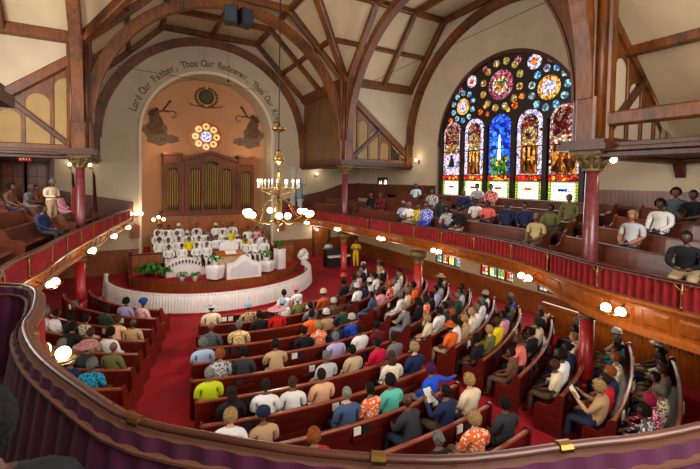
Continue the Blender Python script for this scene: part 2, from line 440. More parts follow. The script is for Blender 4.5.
for side, key in ((1, 'w'), (-1, 'l')):
    far = side*XW
    for s, sd in ((-1, 'rear side'), (1, 'organ side')):
        purlin((side*SX, s*(SY-.1), ZE), (far, s*(SY-.1), ZE), 'heavy eaves beam of the %s, %s' % (pn[key], sd), .34, .46)
        purlin((side*XM, s*(YM+.02), ZT-.15), (far, s*(YM+.02), ZT-.15), 'upper purlin at the roof bend of the %s, %s' % (pn[key], sd))
        a = lerp(SY, YM, .5); x = lerp(SX, XM, .5); z = lerp(ZE, ZT, .5)-.12
        purlin((side*x, s*a, z), (far, s*a, z), 'middle purlin on the roof slope of the %s, %s' % (pn[key], sd), .2, .22)
    purlin((side*XM, 0, ZT-.12), (far, 0, ZT-.12), 'ridge purlin along the flat top of the %s' % pn[key], .2, .22)
cn = {(1, 1): 'middle column in front of the statue', (-1, 1): 'column beside the flags', (1, -1): 'column standing in the near gallery pews', (-1, -1): 'rear column beside the near curtain'}
for (sx, sy), nm in cn.items():
    mb = MB()
    mb.beam((sx*SX, sy*SY, ZE-.1), (sx*XM, sy*YM, ZT-.15), .34, .4)
    pts = []
    tag(build('diagonal_rib', mb, M['timber']), 'straight diagonal roof rib rising from the %s' % nm, 'beam', 'diagonal roof ribs')

# ------------------------------------------------------------------ columns
def column(x, y, nm, z_low, key, upper=True):
    t = thing('column', nm, 'column', (x, y, 0), 'round church columns')
    r = .175
    build('lower_shaft', MB().lathe([(r*1.05, .35), (r, .5), (r*.95, 2.0)], (x, y, 0), 20), M['redpaint'], t)
    build('base', MB().lathe([(r*1.7, 0), (r*1.7, .14), (r*1.4, .2), (r*1.45, .28), (r*1.1, .36)], (x, y, 0), 20), M['redpaint'], t)
    build('lower_capital', MB().lathe([(r*.95, 2.0), (r*1.25, 2.03), (r*1.0, 2.08), (r*1.3, 2.2), (r*1.9, 2.32), (r*2.1, 2.36), (r*2.1, 2.52)], (x, y, 0), 16), M['capital'], t)
    if upper:
        build('upper_base', MB().lathe([(.3, 2.95), (.3, 3.15), (.24, 3.25), (.2, 3.35)], (x, y, 0), 20), M['redmarble'], t)
        build('upper_shaft', MB().lathe([(.20, 3.3), (.19, 3.6), (.155, 5.85)], (x, y, 0), 20), M['redmarble'], t)
        mb = MB().lathe([(.19, 5.83), (.24, 5.86), (.2, 5.92), (.24, 6.05), (.32, 6.2), (.42, 6.28)], (x, y, 0), 16)
        for k in range(8):
            a = 2*PI*k/8
            mb.ball((x+.34*cos(a), y+.34*sin(a), 6.2), .07, 8, 6)
            mb.tube([(x+.2*cos(a), y+.2*sin(a), 5.93), (x+.27*cos(a), y+.27*sin(a), 6.08), (x+.37*cos(a), y+.37*sin(a), 6.12)], [.05, .06, .02], 6)
        mb.box(x-.4, x+.4, y-.4, y+.4, 6.27, 6.36)
        build('upper_capital', mb, M['capital'], t)
        mb = MB().box(x-.62, x+.62, y-.62, y+.62, 6.36, 6.5)
        mb.box(x-.54, x+.54, y-.54, y+.54, 6.5, 6.62)
        build('abacus', mb, M['timber_dark'], t)
        mb = MB()
        for dx, dy in ((0, 0), (.25, 0), (-.25, 0), (0, .25), (0, -.25)):
            mb.beam((x+dx, y+dy, 6.6), (x+dx, y+dy, ZE+.1), .34, .34, (0, 1, 0))
        for dx, dy in ((.25, .25), (-.25, .25), (.25, -.25), (-.25, -.25)):
            mb.tube([(x+dx*.95, y+dy*.95, 6.6), (x+dx*.95, y+dy*.95, ZE-.2)], .1, 10)
        build('timber_post', mb, M['timber'], t)
column(SX, SY, 'slim column midway along the far gallery with a clustered timber post above', 0, 'b')
column(-SX, SY, 'column flanked by the two flags on the usher side', 0, 'a')
column(SX, -SY, 'large purple-red column with gilt capital rising through the near gallery pews', 0, 'c')
column(-SX, -SY, 'column at the rear beside the near curtain', 0, 'd')
column(6.4, .5, 'red post under the gallery standing among the crowded side block pews', 0, 'm', False)
column(-6.8, .5, 'red post under the gallery beside the pews of the aisle with few people', 0, 'n', False)

# ------------------------------------------------------------------ timber screens above the side galleries
def screen(p0, p1, top0, top1, label, pm, brace, zb=6.5, n=5, out=(0, 0, 0)):
    p0 = V((p0[0], p0[1], 0)); p1 = V((p1[0], p1[1], 0)); u = (p1-p0); L = u.length; u.normalize(); nr = V((-u.y, u.x, 0))
    F = lambda a, b, d=0: p0 + u*a + nr*d + V((0, 0, b))
    t = thing('timber_screen', label, 'wooden screen', F(L/2, zb))
    top = lambda a: lerp(top0, top1, a/L)
    build('bottom_rail', MB().beam(F(0, zb+.12), F(L, zb+.12), .24, .26), M['timber'], t)
    mb = MB()
    mb.box(0, 0, 0, 0, 0, 0) if False else None
    for (w, h, z) in ((.55, .12, zb-.02), (.75, .1, zb-.13), (.45, .14, zb-.25)):
        mb.beam(F(-.1, z), F(L, z), w, h)
    build('cornice', mb, M['timber_dark'], t)
    build('top_rail', MB().beam(F(0, top0-.1), F(L, top1-.1), .36, .4), M['timber'], t)
    st = L/n
    for i in range(n):
        a0, a1 = i*st, (i+1)*st
        h = min(top(a0), top(a1)) - .3
        if i: build('post', MB().beam(F(a0, zb), F(a0, top(a0)-.1), .12, .14, u), M['timber'], t)
        z0 = zb+.24; r = st/2-.065; c = (a0+a1)/2
        zs = h-r-.06
        if zs < z0+.15: 
            continue
        op = arch_poly(c, r, z0, zs, 12)
        outer = [(a0, z0-.02), (a1, z0-.02), (a1, top(a1)-.2), (a0, top(a0)-.2)]
        build('arched_panel_frame', MB().holed(outer, [op], F, -.05, .05), M['timber'], t)
        build('panel', MB().prism(op, F, .0, .03), pm, t)
    if brace:
        build('brace', MB().beam(F(.3, zb+.2), F(L*.52, top(L*.52)-.15), .2, .26, nr), M['timber_dark'], t)
    return t
screen((SX, SY), (SX, YO-.1), 10.95, 10.95, 'tall boarded wooden screen with narrow arched panels beside the organ wall, window side', M['tanboard'], False, n=7)
screen((-SX, SY), (-SX, YO-.1), 10.95, 10.95, 'tall boarded wooden screen with narrow arched panels beside the organ wall, flag side', M['tanboard'], False, n=7)
screen((SX, SY), (XW, SY), 10.45, 6.95, 'sloping wooden screen with a diagonal brace above the far gallery corner', M['panel'], True, n=6)
screen((-SX, SY), (-XW, SY), 10.45, 6.95, 'sloping wooden screen with arched tan panels above the usher', M['panel'], True, n=5)
screen((SX, -SY), (XW, -SY), 10.45, 6.95, 'sloping wooden screen with cream panels beside the near gallery column', M['plaster'], True, n=6)
screen((-SX, -SY), (-XW, -SY), 10.45, 6.95, 'sloping wooden screen behind the rear column out toward the side wall', M['panel'], True, n=6)
for s, nm in ((1, 'from the near gallery column toward the rear'), (-1, 'from the rear column toward the back wall')):
    mb = MB().beam((s*SX, -SY, 7.13), (s*SX, YR, 7.13), .3, .34)
    tag(build('tie_beam', mb, M['timber']), 'weathered horizontal tie beam running %s' % nm, 'beam')
    mb = MB()
    for (w, h, z) in ((.55, .12, 6.48), (.75, .1, 6.37), (.45, .14, 6.25)): mb.beam((s*SX, -SY, z), (s*SX, YR, z), w, h)
    tag(build('cornice_beam', mb, M['timber_dark']), 'dark moulded cornice beam running %s' % nm, 'beam')
    tag(build('purlin', MB().beam((s*7.5, -SY, 9.1), (s*7.5, YR, 9.1), .24, .26), M['timber']), 'lone purlin under the sloping corner ceiling, running %s' % nm, 'beam')
    mb = MB()
    for (w, h, z) in ((.3, .12, 6.5), (.45, .1, 6.39), (.25, .14, 6.27)):
        mb.beam((s*(XW-.05), -SY-.1, z), (s*(XW-.05), YR, z), w, h)
    mb.prism([(0, 0), (.35, 0), (.05, -.5), (0, -.5)], lambda a, b, d, s=s: V((s*(XW-a), -SY-.3+d, 6.25+b)), 0, .25)
    struct('trim_3', mb, M['timber_dark'])

# ------------------------------------------------------------------ windows
def pane(name, mb, mat, root): return build(name, mb, mat, root)
GR = [(70, 90, 30), (150, 60, 20), (190, 140, 40), (90, 20, 20), (40, 60, 90), (110, 70, 30)]
m_border_pink = stained('glass_pink_border', [(200, 150, 160), (220, 204, 206), (150, 60, 80), (200, 170, 140)], 9, .9)
m_border_white = stained('glass_pale_border', [(214, 206, 240), (240, 236, 244), (150, 160, 230), (232, 200, 214)], 8, 1.0)
m_border_blue = stained('glass_blue_border', [(26, 50, 190), (40, 90, 220), (20, 30, 130), (90, 140, 230)], 9, 1.3)
m_arch = stained('glass_amber_figures', [(120, 60, 14), (60, 24, 10), (190, 130, 40), (90, 40, 16), (36, 20, 14), (150, 90, 30)], 5, .9, .05, (1, 1.6, .6))
m_red = stained('glass_red_band', [(190, 24, 20), (220, 60, 26), (120, 10, 20), (226, 150, 40)], 7, 1.3)
m_green = stained('glass_foliage', [(40, 110, 40), (120, 160, 50), (200, 200, 90), (20, 60, 40), (90, 60, 30), (60, 130, 120)], 6, 1.1)
m_sky = stained('glass_blue_sky', [(16, 50, 170), (30, 90, 200), (12, 24, 120), (60, 130, 215)], 5, 1.5, .03)
m_white = plain('glass_white', (236, 240, 250), .2, emit=(228, 238, 255), es=2.6)
m_fig = stained('glass_crimson_figures', [(130, 20, 24), (150, 110, 100), (60, 20, 20), (150, 70, 30), (60, 40, 60), (190, 170, 150)], 9, .8)
m_mixed = stained('glass_mixed', [(230, 226, 210), (170, 40, 30), (200, 160, 60), (90, 110, 60), (150, 140, 120)], 9, .85)
m_gold = stained('glass_gold', [(226, 150, 50), (240, 200, 110), (160, 80, 24), (230, 180, 90)], 12, 1.2)
m_teal = stained('glass_teal', [(60, 130, 190), (110, 180, 220), (40, 90, 150), (150, 200, 190)], 12, 1.3)
m_olive = stained('glass_olive', [(150, 150, 80), (200, 190, 120), (120, 90, 40), (170, 110, 40)], 12, 1.0)
m_rose = stained('glass_rose', [(150, 50, 80), (196, 140, 150), (90, 20, 44), (170, 90, 110)], 12, 1.1)
m_orange = stained('glass_orange', [(220, 90, 30), (240, 150, 60), (160, 50, 20)], 12, 1.1)
m_grid = leadgrid('glass_green_white_grid', (214, 240, 196), (250, 252, 240), .13, .17, 2.6)
m_edge = leadgrid('glass_yellow_green_squares', (200, 190, 40), (60, 160, 60), .1, .12, 1.3)
m_lowwin = leadgrid('glass_quarries', (240, 236, 220), (150, 160, 120), .19, .2, .9, mortar=.02)
def great_window(fr, name, loc, k):
    w = sroot(name, loc)
    D = .16
    back = arch_poly(.1, 4.13, 4.74, 7.42, 32)
    lanc = [arch_poly(y, .64, 4.8, 8.08, 14) for y in WY]
    circs = [(.16, 10.1, 1.28), (2.5, 9.45, .80), (-2.3, 9.5, .86)]
    build('window_tracery', MB().prism(back, fr, D+.02, D+.08), M['tracery'], w)
    mb = MB().ring(fr, (.1, 7.42), 3.98, 4.16, D-.1, D+.05, 40, 0, PI)
    mb.prism(rect(-4.05, 4.25, 4.68, 4.8), fr, -.12, D+.05)
    build('window_frame', mb, M['timber_dark'], w)
    for i, y in enumerate(WY):
        border = [m_border_pink, m_border_white, m_border_blue, m_border_white, m_border_pink][i]
        pane('pane', MB().prism(arch_poly(y, .62, 5.84, 8.08, 16), fr, D-.01, D+.02), border, w)
        head = [m_fig, m_fig, m_sky, m_fig, m_fig][i]
        pane('pane', MB().prism(arch_poly(y, .42 if i not in (0, 4) else .5, 7.45, 8.08, 14), fr, D-.02, D-.01), head, w)
        body = [m_white, m_arch, m_sky, m_arch, m_arch][i]
        if i == 2:
            pane('pane', MB().prism(rect(y-.5, y+.5, 6.55, 7.45), fr, D-.02, D-.01), m_sky, w)
            pane('pane', MB().prism(rect(y-.52, y+.52, 5.86, 6.75), fr, D-.03, D-.02), m_green, w)
            pane('pane', MB().prism([(y-.1, 6.6), (y+.1, 6.6), (y+.02, 7.75), (y-.02, 7.75)], fr, D-.035, D-.025), m_white, w)
        elif i == 0:
            pane('pane', MB().prism(rect(y-.48, y+.48, 5.86, 7.0), fr, D-.02, D-.01), m_border_white, w)
            pane('pane', MB().prism([(y-.26, 6.3), (y+.26, 6.3), (y, 7.0)], fr, D-.03, D-.02), M['tracery'], w)
            pane('pane', MB().prism(rect(y-.5, y+.5, 7.0, 7.45), fr, D-.02, D-.01), m_mixed, w)
        else:
            hw = .42 if i != 4 else .52
            pane('pane', MB().prism(rect(y-hw, y+hw, 5.9, 7.1), fr, D-.02, D-.01), m_arch, w)
            for q in (-.24, 0, .24):
                pane('pane', MB().prism(rect(y+q-.055, y+q+.055, 6.5, 7.05), fr, D-.028, D-.02), m_gold if i != 4 else m_orange, w)
            pane('pane', MB().prism(rect(y-hw, y+hw, 7.1, 7.45), fr, D-.02, D-.01), m_mixed, w)
            if i != 4:
                pane('pane', MB().disk(fr, (y, 7.6), .36, D-.034, D-.024), m_olive, w)
                pane('pane', MB().disk(fr, (y, 7.6), .2, D-.044, D-.034), m_fig, w)
        pane('pane', MB().prism(rect(y-.64, y+.64, 5.6, 5.84), fr, D-.02, D+.02), m_red, w)
        pane('pane', MB().prism(rect(y-.64, y+.64, 4.8, 5.6), fr, D-.005, D+.02), m_edge, w)
        pane('pane', MB().prism(rect(y-.48, y+.48, 4.83, 5.56), fr, D-.015, D-.005), m_grid, w)
        pane('pane', MB().prism(rect(y-.2, y+.2, 5.18, 5.3), fr, D-.025, D-.015), m_border_blue if i == 4 else m_red, w)
        mb = MB()
        for z in (5.6, 5.86, 7.1): mb.prism(rect(y-.66, y+.66, z-.02, z+.02), fr, D-.05, D+.01)
        build('glazing_bar', mb, M['tracery'], w)
    mb = MB()
    for y in (WY[0]+.78, ) + tuple((WY[i]+WY[i+1])/2 for i in range(4)) + (WY[4]-.78, ):
        mb.prism(rect(y-.1, y+.1, 4.8, 8.2), fr, D-.12, D+.02)
    build('mullion', mb, M['tracery'], w)
    def rose(c, r0, r1, nb, rb, mc, mring, mbub):
        pane('pane', MB().disk(fr, c, r0*1.05, D-.01, D+.02), mring, w)
        pane('pane', MB().disk(fr, c, r0*.68, D-.02, D-.01), mc, w)
        for q in range(nb):
            a = 2*PI*(q+.5)/nb
            p = (c[0]+r1*cos(a), c[1]+r1*sin(a))
            pane('roundel', MB().disk(fr, p, rb, D-.01, D+.02, 14), mbub, w)
            pane('roundel', MB().disk(fr, p, rb*.55, D-.018, D-.01, 12), mbub if q % 2 else m_mixed, w)
    rose((.16, 10.08), .66, 1.07, 12, .17, m_mixed, m_rose, m_olive)
    rose((2.52, 9.42), .4, .70, 10, .14, m_border_white, m_gold, m_teal)
    rose((-2.28, 9.48), .48, .82, 11, .155, m_border_white, m_gold, m_teal)
    for c, r in (((-1.58, 10.72), .33), ((1.95, 10.6), .3)):
        pane('roundel', MB().disk(fr, c, r, D-.01, D+.02), m_border_white, w)
        pane('roundel', MB().disk(fr, c, r*.5, D-.02, D-.01), m_orange, w)
    for c, r, m in (((1.35, 8.98), .14, m_orange), ((.9, 8.82), .12, m_orange), ((-.65, 9.0), .16, m_orange), ((-1.0, 9.35), .14, m_orange), ((1.05, 9.2), .1, m_gold), ((3.4, 8.8), .14, m_orange), ((-3.55, 8.75), .2, m_orange), ((-.75, 11.0), .17, m_rose), ((1.1, 11.0), .15, m_rose), ((-2.35, 10.65), .15, m_rose), ((2.75, 10.3), .15, m_rose), ((-.3, 8.85), .1, m_gold)):
        pane('roundel', MB().disk(fr, c, r, D-.01, D+.02, 12), m, w)
    return w
great_window(frR, 'window_1', (XW, .1, 4.7), 1)
# the matching window across the church, simpler glass
w = sroot('window_2', (-XW, .1, 4.7))
build('window_tracery', MB().prism(arch_poly(.1, 4.13, 4.74, 7.42, 32), frL, .2, .26), M['tracery'], w)
for i, y in enumerate(WY):
    build('pane', MB().prism(arch_poly(y, .62, 4.8, 8.08, 14), frL, .15, .19), [m_border_pink, m_border_white, m_border_blue, m_border_white, m_mixed][i], w)
for c, r in (((.16, 10.1), 1.2), ((2.5, 9.45), .8), ((-2.3, 9.5), .8)):
    build('pane', MB().disk(frL, c, r, .15, .19), m_mixed, w)
w = sroot('window_3', (0, YR, 5.6))
build('window_tracery', MB().prism(arch_poly(0, 4.18, 5.62, 8.2, 28), frK, .2, .26), M['tracery'], w)
for x in (-2.8, -1.4, 0, 1.4, 2.8):
    build('pane', MB().prism(arch_poly(x, .6, 5.8, 8.6, 12), frK, .15, .19), m_border_white, w)
# rose window over the organ
w = sroot('window_4', (0, 15, 8.25))
mb = MB().ring(frB, (0, 8.25), .98, 1.16, -.08, .1, 32)
build('window_frame', mb, plain('rose_frame', (206, 140, 84), .7), w)
build('pane', MB().disk(frB, (0, 8.25), 1.0, .06, .1, 32), plain('glass_deep_amber', (120, 44, 14), .3, emit=(150, 56, 16), es=.35, noise=.3, scale=5), w)
m_petal = plain('glass_petal', (236, 180, 90), .3, emit=(245, 186, 92), es=.9, noise=.25, scale=6)
build('pane', MB().disk(frB, (0, 8.25), .36, .03, .05, 20), m_border_white, w)
for q in range(8):
    a = 2*PI*q/8 + PI/2
    build('pane', MB().disk(frB, (.67*cos(a), 8.25+.67*sin(a)), .22, .03, .055, 16), m_petal, w)
    build('pane', MB().disk(frB, (.67*cos(a), 8.25+.67*sin(a)), .1, .02, .03, 10), m_mixed, w)
for q in range(4):
    a = PI/4+2*PI*q/4
    build('pane', MB().disk(frB, (.2*cos(a), 8.25+.2*sin(a)), .06, .015, .03, 10), m_border_blue, w)
n = 5
m_q = [plain('glass_quarry_red', (190, 40, 30), .2, emit=(200, 40, 30), es=.9), plain('glass_quarry_yellow', (230, 200, 90), .2, emit=(235, 205, 90), es=1.2), plain('glass_quarry_blue', (60, 130, 170), .2, emit=(60, 130, 170), es=1), plain('glass_quarry_olive', (130, 150, 60), .2, emit=(130, 150, 60), es=.9)]
for fr, sgn in ((frR, 1), (frL, -1)):
    for y in LOWW:
        w = sroot('window_%d' % n, (sgn*XW, y, .98)); n += 1
        build('pane', MB().prism(rect(y-.93, y+.93, 1.0, 2.06), fr, .14, .17), m_lowwin, w)
        mb = MB()
        for a in (-.95, -.48, 0, .48, .95): mb.prism(rect(y+a-.035, y+a+.035, .98, 2.08), fr, .08, .16)
        for b in (1.0, 1.53, 2.06): mb.prism(rect(y-.95, y+.95, b-.03, b+.03), fr, .09, .16)
        build('window_frame', mb, M['timber_dark'], w)
        for q in range(16):
            a, b = -.84+.24*(q % 8), 1.26 if q < 8 else 1.8
            if (q*5+int(y*2)) % 6 == 0: continue
            build('pane', MB().prism(rect(y+a-.085, y+a+.085, b-.13, b+.13), fr, .12, .138), m_q[(q*3+int(y*2)+9+q//3) % 4], w)
w = sroot('window_%d' % n, (XW, 9.7, 4.62))
mb = MB().holed(rect(9.07, 10.33, 4.64, 5.73), [arch_poly(9.4, .23, 4.72, 5.36, 12), arch_poly(10.0, .23, 4.72, 5.36, 12)], frR, .02, .1)
build('window_frame', mb, M['dark'], w)
for y in (9.4, 10.0):
    build('pane', MB().prism(arch_poly(y, .26, 4.69, 5.36, 12), frR, .1, .12), stained('glass_pale_yellow', [(250, 246, 220), (236, 220, 150), (255, 255, 250)], 6, 2.2), w)
# ------------------------------------------------------------------ the gallery
PATH = [(-4.44,12.9),(-4.5,12.0),(-4.75,10.6),(-5.1,8.6),(-5.45,6.14),(-5.84,3.5),(-6.1,1.34),(-6.23,-.58),(-6.4,-1.6),(-6.46,-2.76),(-6.35,-4.2),(-5.85,-5.6),(-5.62,-6.75),(-5.62,-7.15),(-5.4,-7.3),(-5.2,-7.45),(-5.05,-7.75),(-4.95,-8.4),(-4.93,-8.83),(-4.74,-9.46),(-4.45,-10.07),(-4.2,-10.5),(-3.81,-10.87),(-3.5,-11.12),(-3.07,-11.38),(-2.54,-11.56),(-1.92,-11.75),(-.3,-12.05),(1.5,-12.1),(3.2,-11.8),(4.3,-11.0),(4.7,-10.1),(4.76,-9.2),(4.85,-8.2),(4.95,-7.46),(5.25,-6.55),(5.55,-5.7),(5.9,-4.4),(5.98,-2.4),(5.95,-.36),(5.75,2.5),(5.5,5.2),(5.25,8),(5.05,10),(4.9,11.6),(4.85,12.9)]
def catmull(P, n=12):
    out = []; P = [V((p[0], p[1])) for p in P]
    for i in range(len(P)-1):
        p0, p1, p2, p3 = P[max(i-1, 0)], P[i], P[i+1], P[min(i+2, len(P)-1)]
        for j in range(n):
            t = j/n
            out.append(.5*((2*p1)+(p2-p0)*t+(2*p0-5*p1+4*p2-p3)*t*t+(3*p1-p0-3*p2+p3)*t**3))
    out.append(P[-1]); return out
CP = catmull(PATH); CS = [0]
for i in range(1, len(CP)): CS.append(CS[-1]+(CP[i]-CP[i-1]).length)
LEN = CS[-1]
import bisect
def at(s, off=0.0):
    """point on the gallery edge at arc length s, moved outward (toward the walls) by off; with tangent and outward normal"""
    s = min(max(s, 0), LEN-1e-4)
    i = min(max(bisect.bisect_right(CS, s)-1, 0), len(CP)-2)
    t = (s-CS[i])/(CS[i+1]-CS[i])
    p = CP[i].lerp(CP[i+1], t)
    a = CP[max(i-3, 0)]; b = CP[min(i+4, len(CP)-1)]
    T = (b-a).normalized(); N = V((T.y, -T.x))
    q = p+N*off
    return V((q.x, q.y, 0)), V((T.x, T.y, 0)), V((N.x, N.y, 0))
def s_of(x, y):
    i = min(range(len(CP)), key=lambda i: hypot(CP[i].x-x, CP[i].y-y)); return CS[i]
SA0, SA1, SB0, SB1 = s_of(-6.46, -2.76), s_of(-5.62, -7.15), s_of(-1.92, -11.75), s_of(4.7, -10.1)
RISE = .66
def dz(s):
    '''the rear gallery stands a few steps higher than the side galleries'''
    def sm(t): t = min(1, max(0, t)); return t*t*(3-2*t)
    return RISE*min(sm((s-SA0)/(SA1-SA0)), 1-sm((s-SB0)/(SB1-SB0)))
def sweep(mb, s0, s1, prof, step=.2, smooth=False, cap=True):
    """prof: closed list of (outward offset, z)"""
    n = max(2, int((s1-s0)/step)+1); k = len(prof); vs = []
    for i in range(n+1):
        s = s0+(s1-s0)*i/n
        for o, z in prof:
            p, T, N = at(s, o); vs.append((p.x, p.y, (zl(s, z) if z < 3.1 else z)+dz(s)))
    fs = [(i*k+j, i*k+(j+1) % k, (i+1)*k+(j+1) % k, (i+1)*k+j) for i in range(n) for j in range(k)]
    if cap: fs += [tuple(range(k-1, -1, -1)), tuple(n*k+j for j in range(k))]
    mb.add(vs, fs, smooth); return mb
ZL0, ZL1 = s_of(4.9, -7.9), s_of(5.8, -5.0)
def zl(s, z):
    '''the parapet is deeper next to the camera-side corner than along the far side'''
    if z > 3.1: return z
    t = min(1, max(0, (s-ZL0)/(ZL1-ZL0)))
    h = 1.12-.5*t*t*(3-2*t)
    if s < SA1: h = .8
    return 3.12-(3.12-z)*h
def clampw(p): return (min(max(p.x, -XW), XW), min(max(p.y, YR), YO))
# slab and stepped floors
edge = [at(LEN*i/150.0, .22)[0] for i in range(151)]
poly = [(p.x, p.y) for p in edge]; poly[0] = (poly[0][0], YO); poly[-1] = (poly[-1][0], YO)
poly += [(XW, YO), (XW, YR), (-XW, YR), (-XW, YO)]
struct('floor_gallery', MB().prism(poly, lambda a, b, d: V((a, b, d)), 2.8, 2.92), [M['plaster']])
TZ = [3.08, 3.36, 3.64, 3.92]
for j, off in enumerate((.16, 1.42, 2.34, 3.26)):
    pl = []
    for i in range(151):
        p, T, N = at(LEN*i/150.0, off); pl.append(clampw(p))
    pl[0] = (pl[0][0], YO); pl[-1] = (pl[-1][0], YO)
    q = [pl[0]]
    for a in pl[1:]:
        if hypot(a[0]-q[-1][0], a[1]-q[-1][1]) > .05: q.append(a)
    q += [(XW, YO), (XW, YR), (-XW, YR), (-XW, YO)]
    struct('floor_gallery_step', MB().prism(q, lambda a, b, d: V((a, b, d)), 2.9, TZ[j]), [M['gfloor']])
for j, off in enumerate((.16, 1.0, 1.9)):
    pl_ = []
    for i in range(61):
        p, T, N = at(SA1-1.2+(SB1-1.5-SA1+1.2)*i/60, off); pl_.append(clampw(p))
    struct('floor_rear_gallery', MB().prism(pl_+[(pl_[-1][0]+1, YR), (-6.6, YR)], lambda a, b, d: V((a, b, d)), 2.9, 3.53+.25*j), [M['gfloor']])
fas = thing('gallery_parapet', 'long curved golden oak gallery front with raised panels running round the church', 'gallery front', (0, 0, 2.45))
mb = MB()
sweep(mb, 0, LEN, [(.02, 3.12), (.14, 2.58), (.19, 2.58), (.07, 3.12)])
build('fascia', mb, M['oak'], fas)
build('cornice', sweep(MB(), 0, LEN, [(-.1, 3.13), (-.1, 3.17), (.03, 3.2), (.03, 3.05), (-.03, 3.07)]), M['oak'], fas)
build('lower_moulding', sweep(MB(), 0, LEN, [(.03, 2.52), (.03, 2.60), (.09, 2.65), (.26, 2.65), (.26, 2.52)]), M['oak'], fas)
npan = 88; stp = LEN/npan
for i in range(npan):
    s0, s1 = i*stp+.07, (i+1)*stp-.07
    mb = MB()
    a0, T, N = at(s0); a1, T1, N1 = at(s1)
    def fp(s, z, e):
        k = (3.12-z)/.54
        return at(s, .02+.12*k-e)[0]+V((0, 0, zl(s, z)+dz(s)))
    vs = [fp(s0, 2.70, .0), fp(s1, 2.70, 0), fp(s1, 3.0, 0), fp(s0, 3.0, 0), fp(s0+.05, 2.75, .035), fp(s1-.05, 2.75, .035), fp(s1-.05, 2.95, .035), fp(s0+.05, 2.95, .035)]
    mb.add(vs, [(4, 5, 6, 7), (0, 1, 5, 4), (1, 2, 6, 5), (2, 3, 7, 6), (3, 0, 4, 7)])
    build('raised_panel', mb, M['oak'], fas)
rail = thing('gallery_railing', 'long curved railing with red velvet curtain and brass posts on top of the gallery front', 'railing', (0, 0, 3.1))
build('handrail', sweep(MB(), 0, LEN, [(-.016, 3.722), (-.019, 3.732), (-.014, 3.743), (0, 3.747), (.014, 3.743), (.019, 3.732), (.016, 3.722)], .15, True), M['handrail'], rail)
mb = sweep(MB(), 0, LEN, [(-.07, 3.675), (-.07, 3.69), (.04, 3.69), (.04, 3.675)])
sweep(mb, 0, LEN, [(-.065, 3.185), (-.065, 3.205), (.04, 3.205), (.04, 3.185)])
sweep(mb, 0, LEN, [(.055, 3.64), (.055, 3.654), (.084, 3.654), (.084, 3.64)])
build('curtain_rod', mb, plain('railing_trim', (112, 72, 56), .5, .2), rail)
npost = 36; sp = LEN/npost
for i in range(npost+1):
    p, T, N = at(min(max(i*sp, .05), LEN-.05), -.06); p.z = dz(i*sp)
    mb = MB().tube([p+V((0, 0, z)) for z in (3.16, 3.3, 3.5, 3.7)], [.026, .018, .018, .024], 8)
    mb.ball(p+V((0, 0, 3.24)), .03, 8, 6); mb.ball(p+V((0, 0, 3.5)), .026, 8, 6)
    for s in (-1, 1):
        mb.tube([p+V((0, 0, 3.52)), p+T*(.04*s)+V((0, 0, 3.58)), p+T*(.1*s)+V((0, 0, 3.63)), p+T*(.15*s)+V((0, 0, 3.70))], .011, 5)
    build('post', mb, M['brass'], rail)
def pleats(mb, s0, s1, off, z0, z1, amp=.042, lam=.165, res=.02, flare=0):
    n = int((s1-s0)/res); vs = []
    for i in range(n+1):
        s = s0+(s1-s0)*i/n
        w = sin(2*PI*s/lam+.8*sin(s*2.3))
        for z, k in ((z0, .8), (z0+.05, 1.0), ((z0+z1)/2, 1.1), (z1-.05, .9), (z1, .5)):
            q = at(s, off+amp*k*w+flare*(z1-z))[0]; vs.append((q.x, q.y, z+dz(s)))
    fs = []
    for i in range(n):
        for j in range(4): fs.append((5*i+j, 5*i+5+j, 5*i+6+j, 5*i+1+j))
    mb.add(vs, fs, True); return mb
for i in range(npost):
    build('curtain', pleats(MB(), i*sp+.02, (i+1)*sp-.02, -.02, 3.19, 3.68), M['velvet'], rail)
build('curtain_shaded_side', pleats(MB(), 0, LEN, .05, 2.88, 3.715, .010, .16, .03, .16), M['velvet_shade'], rail)  # added inner sheet that paints the unlit side of the red velvet
# brass plates on the near handrail
for s, lab in ((s_of(-4.19, -10.49), 'small brass joint plate on the near handrail above the wide red aisle'), (s_of(-3.33, -11.24), 'small brass plate on the near handrail above the centre pews'), (s_of(-2.58, -11.58), 'small brass plate on the near handrail toward the side block pews')):
    mb = sweep(MB(), s-.03, s+.03, [(-.026, 3.718), (-.027, 3.735), (-.018, 3.75), (0, 3.756), (.018, 3.75), (.027, 3.735), (.026, 3.718)])
    tag(build('brass_plate', mb, M['brass']), lab, 'plate', 'brass plates on the handrail')

# ------------------------------------------------------------------ wainscots, doors
def planks(mb, fr, a0, a1, b0, b1, d=-.05, w=.14, cap=.07):
    """tongue and groove boarding; b1 may be a function of a"""
    f = b1 if callable(b1) else (lambda a: b1)
    n = max(1, int(abs(a1-a0)/w)); st = (a1-a0)/n
    for i in range(n):
        x0, x1 = a0+i*st+.006, a0+(i+1)*st-.006
        mb.prism([(x0, b0), (x1, b0), (x1, f(x1)), (x0, f(x0))], fr, d+.01, 0)
    mb.prism([(a0, b0), (a1, b0), (a1, f(a1)-.03), (a0, f(a0)-.03)], fr, d+.02, 0)
    mb.prism([(a0, f(a0)-.02), (a1, f(a1)-.02), (a1, f(a1)+cap), (a0, f(a0)+cap)], fr, d-.04, 0)
    mb.prism([(a0, b0), (a1, b0), (a1, b0+.16), (a0, b0+.16)], fr, d-.01, 0)
    return mb
struct('trim_4', planks(MB(), frR, YR, YO, 0, .86), M['wains'])
struct('trim_5', planks(MB(), frL, YR, YO, 0, .86), M['wains'])
frP = lambda a, b, d: V((9.25+d, a, b))
pt = thing('low_partition', 'low oak partition with a dentil moulding behind the last side block pews', 'partition', (9.25, -7, 0))
build('boarding', planks(MB(), frP, -11.5, -3.4, 0, 1.02, -.05, .3, .05), M['oak'], pt)
mb = MB()
for k in range(80): mb.prism(rect(-11.4+.1*k, -11.34+.1*k, .88, .94), frP, -.09, -.05)
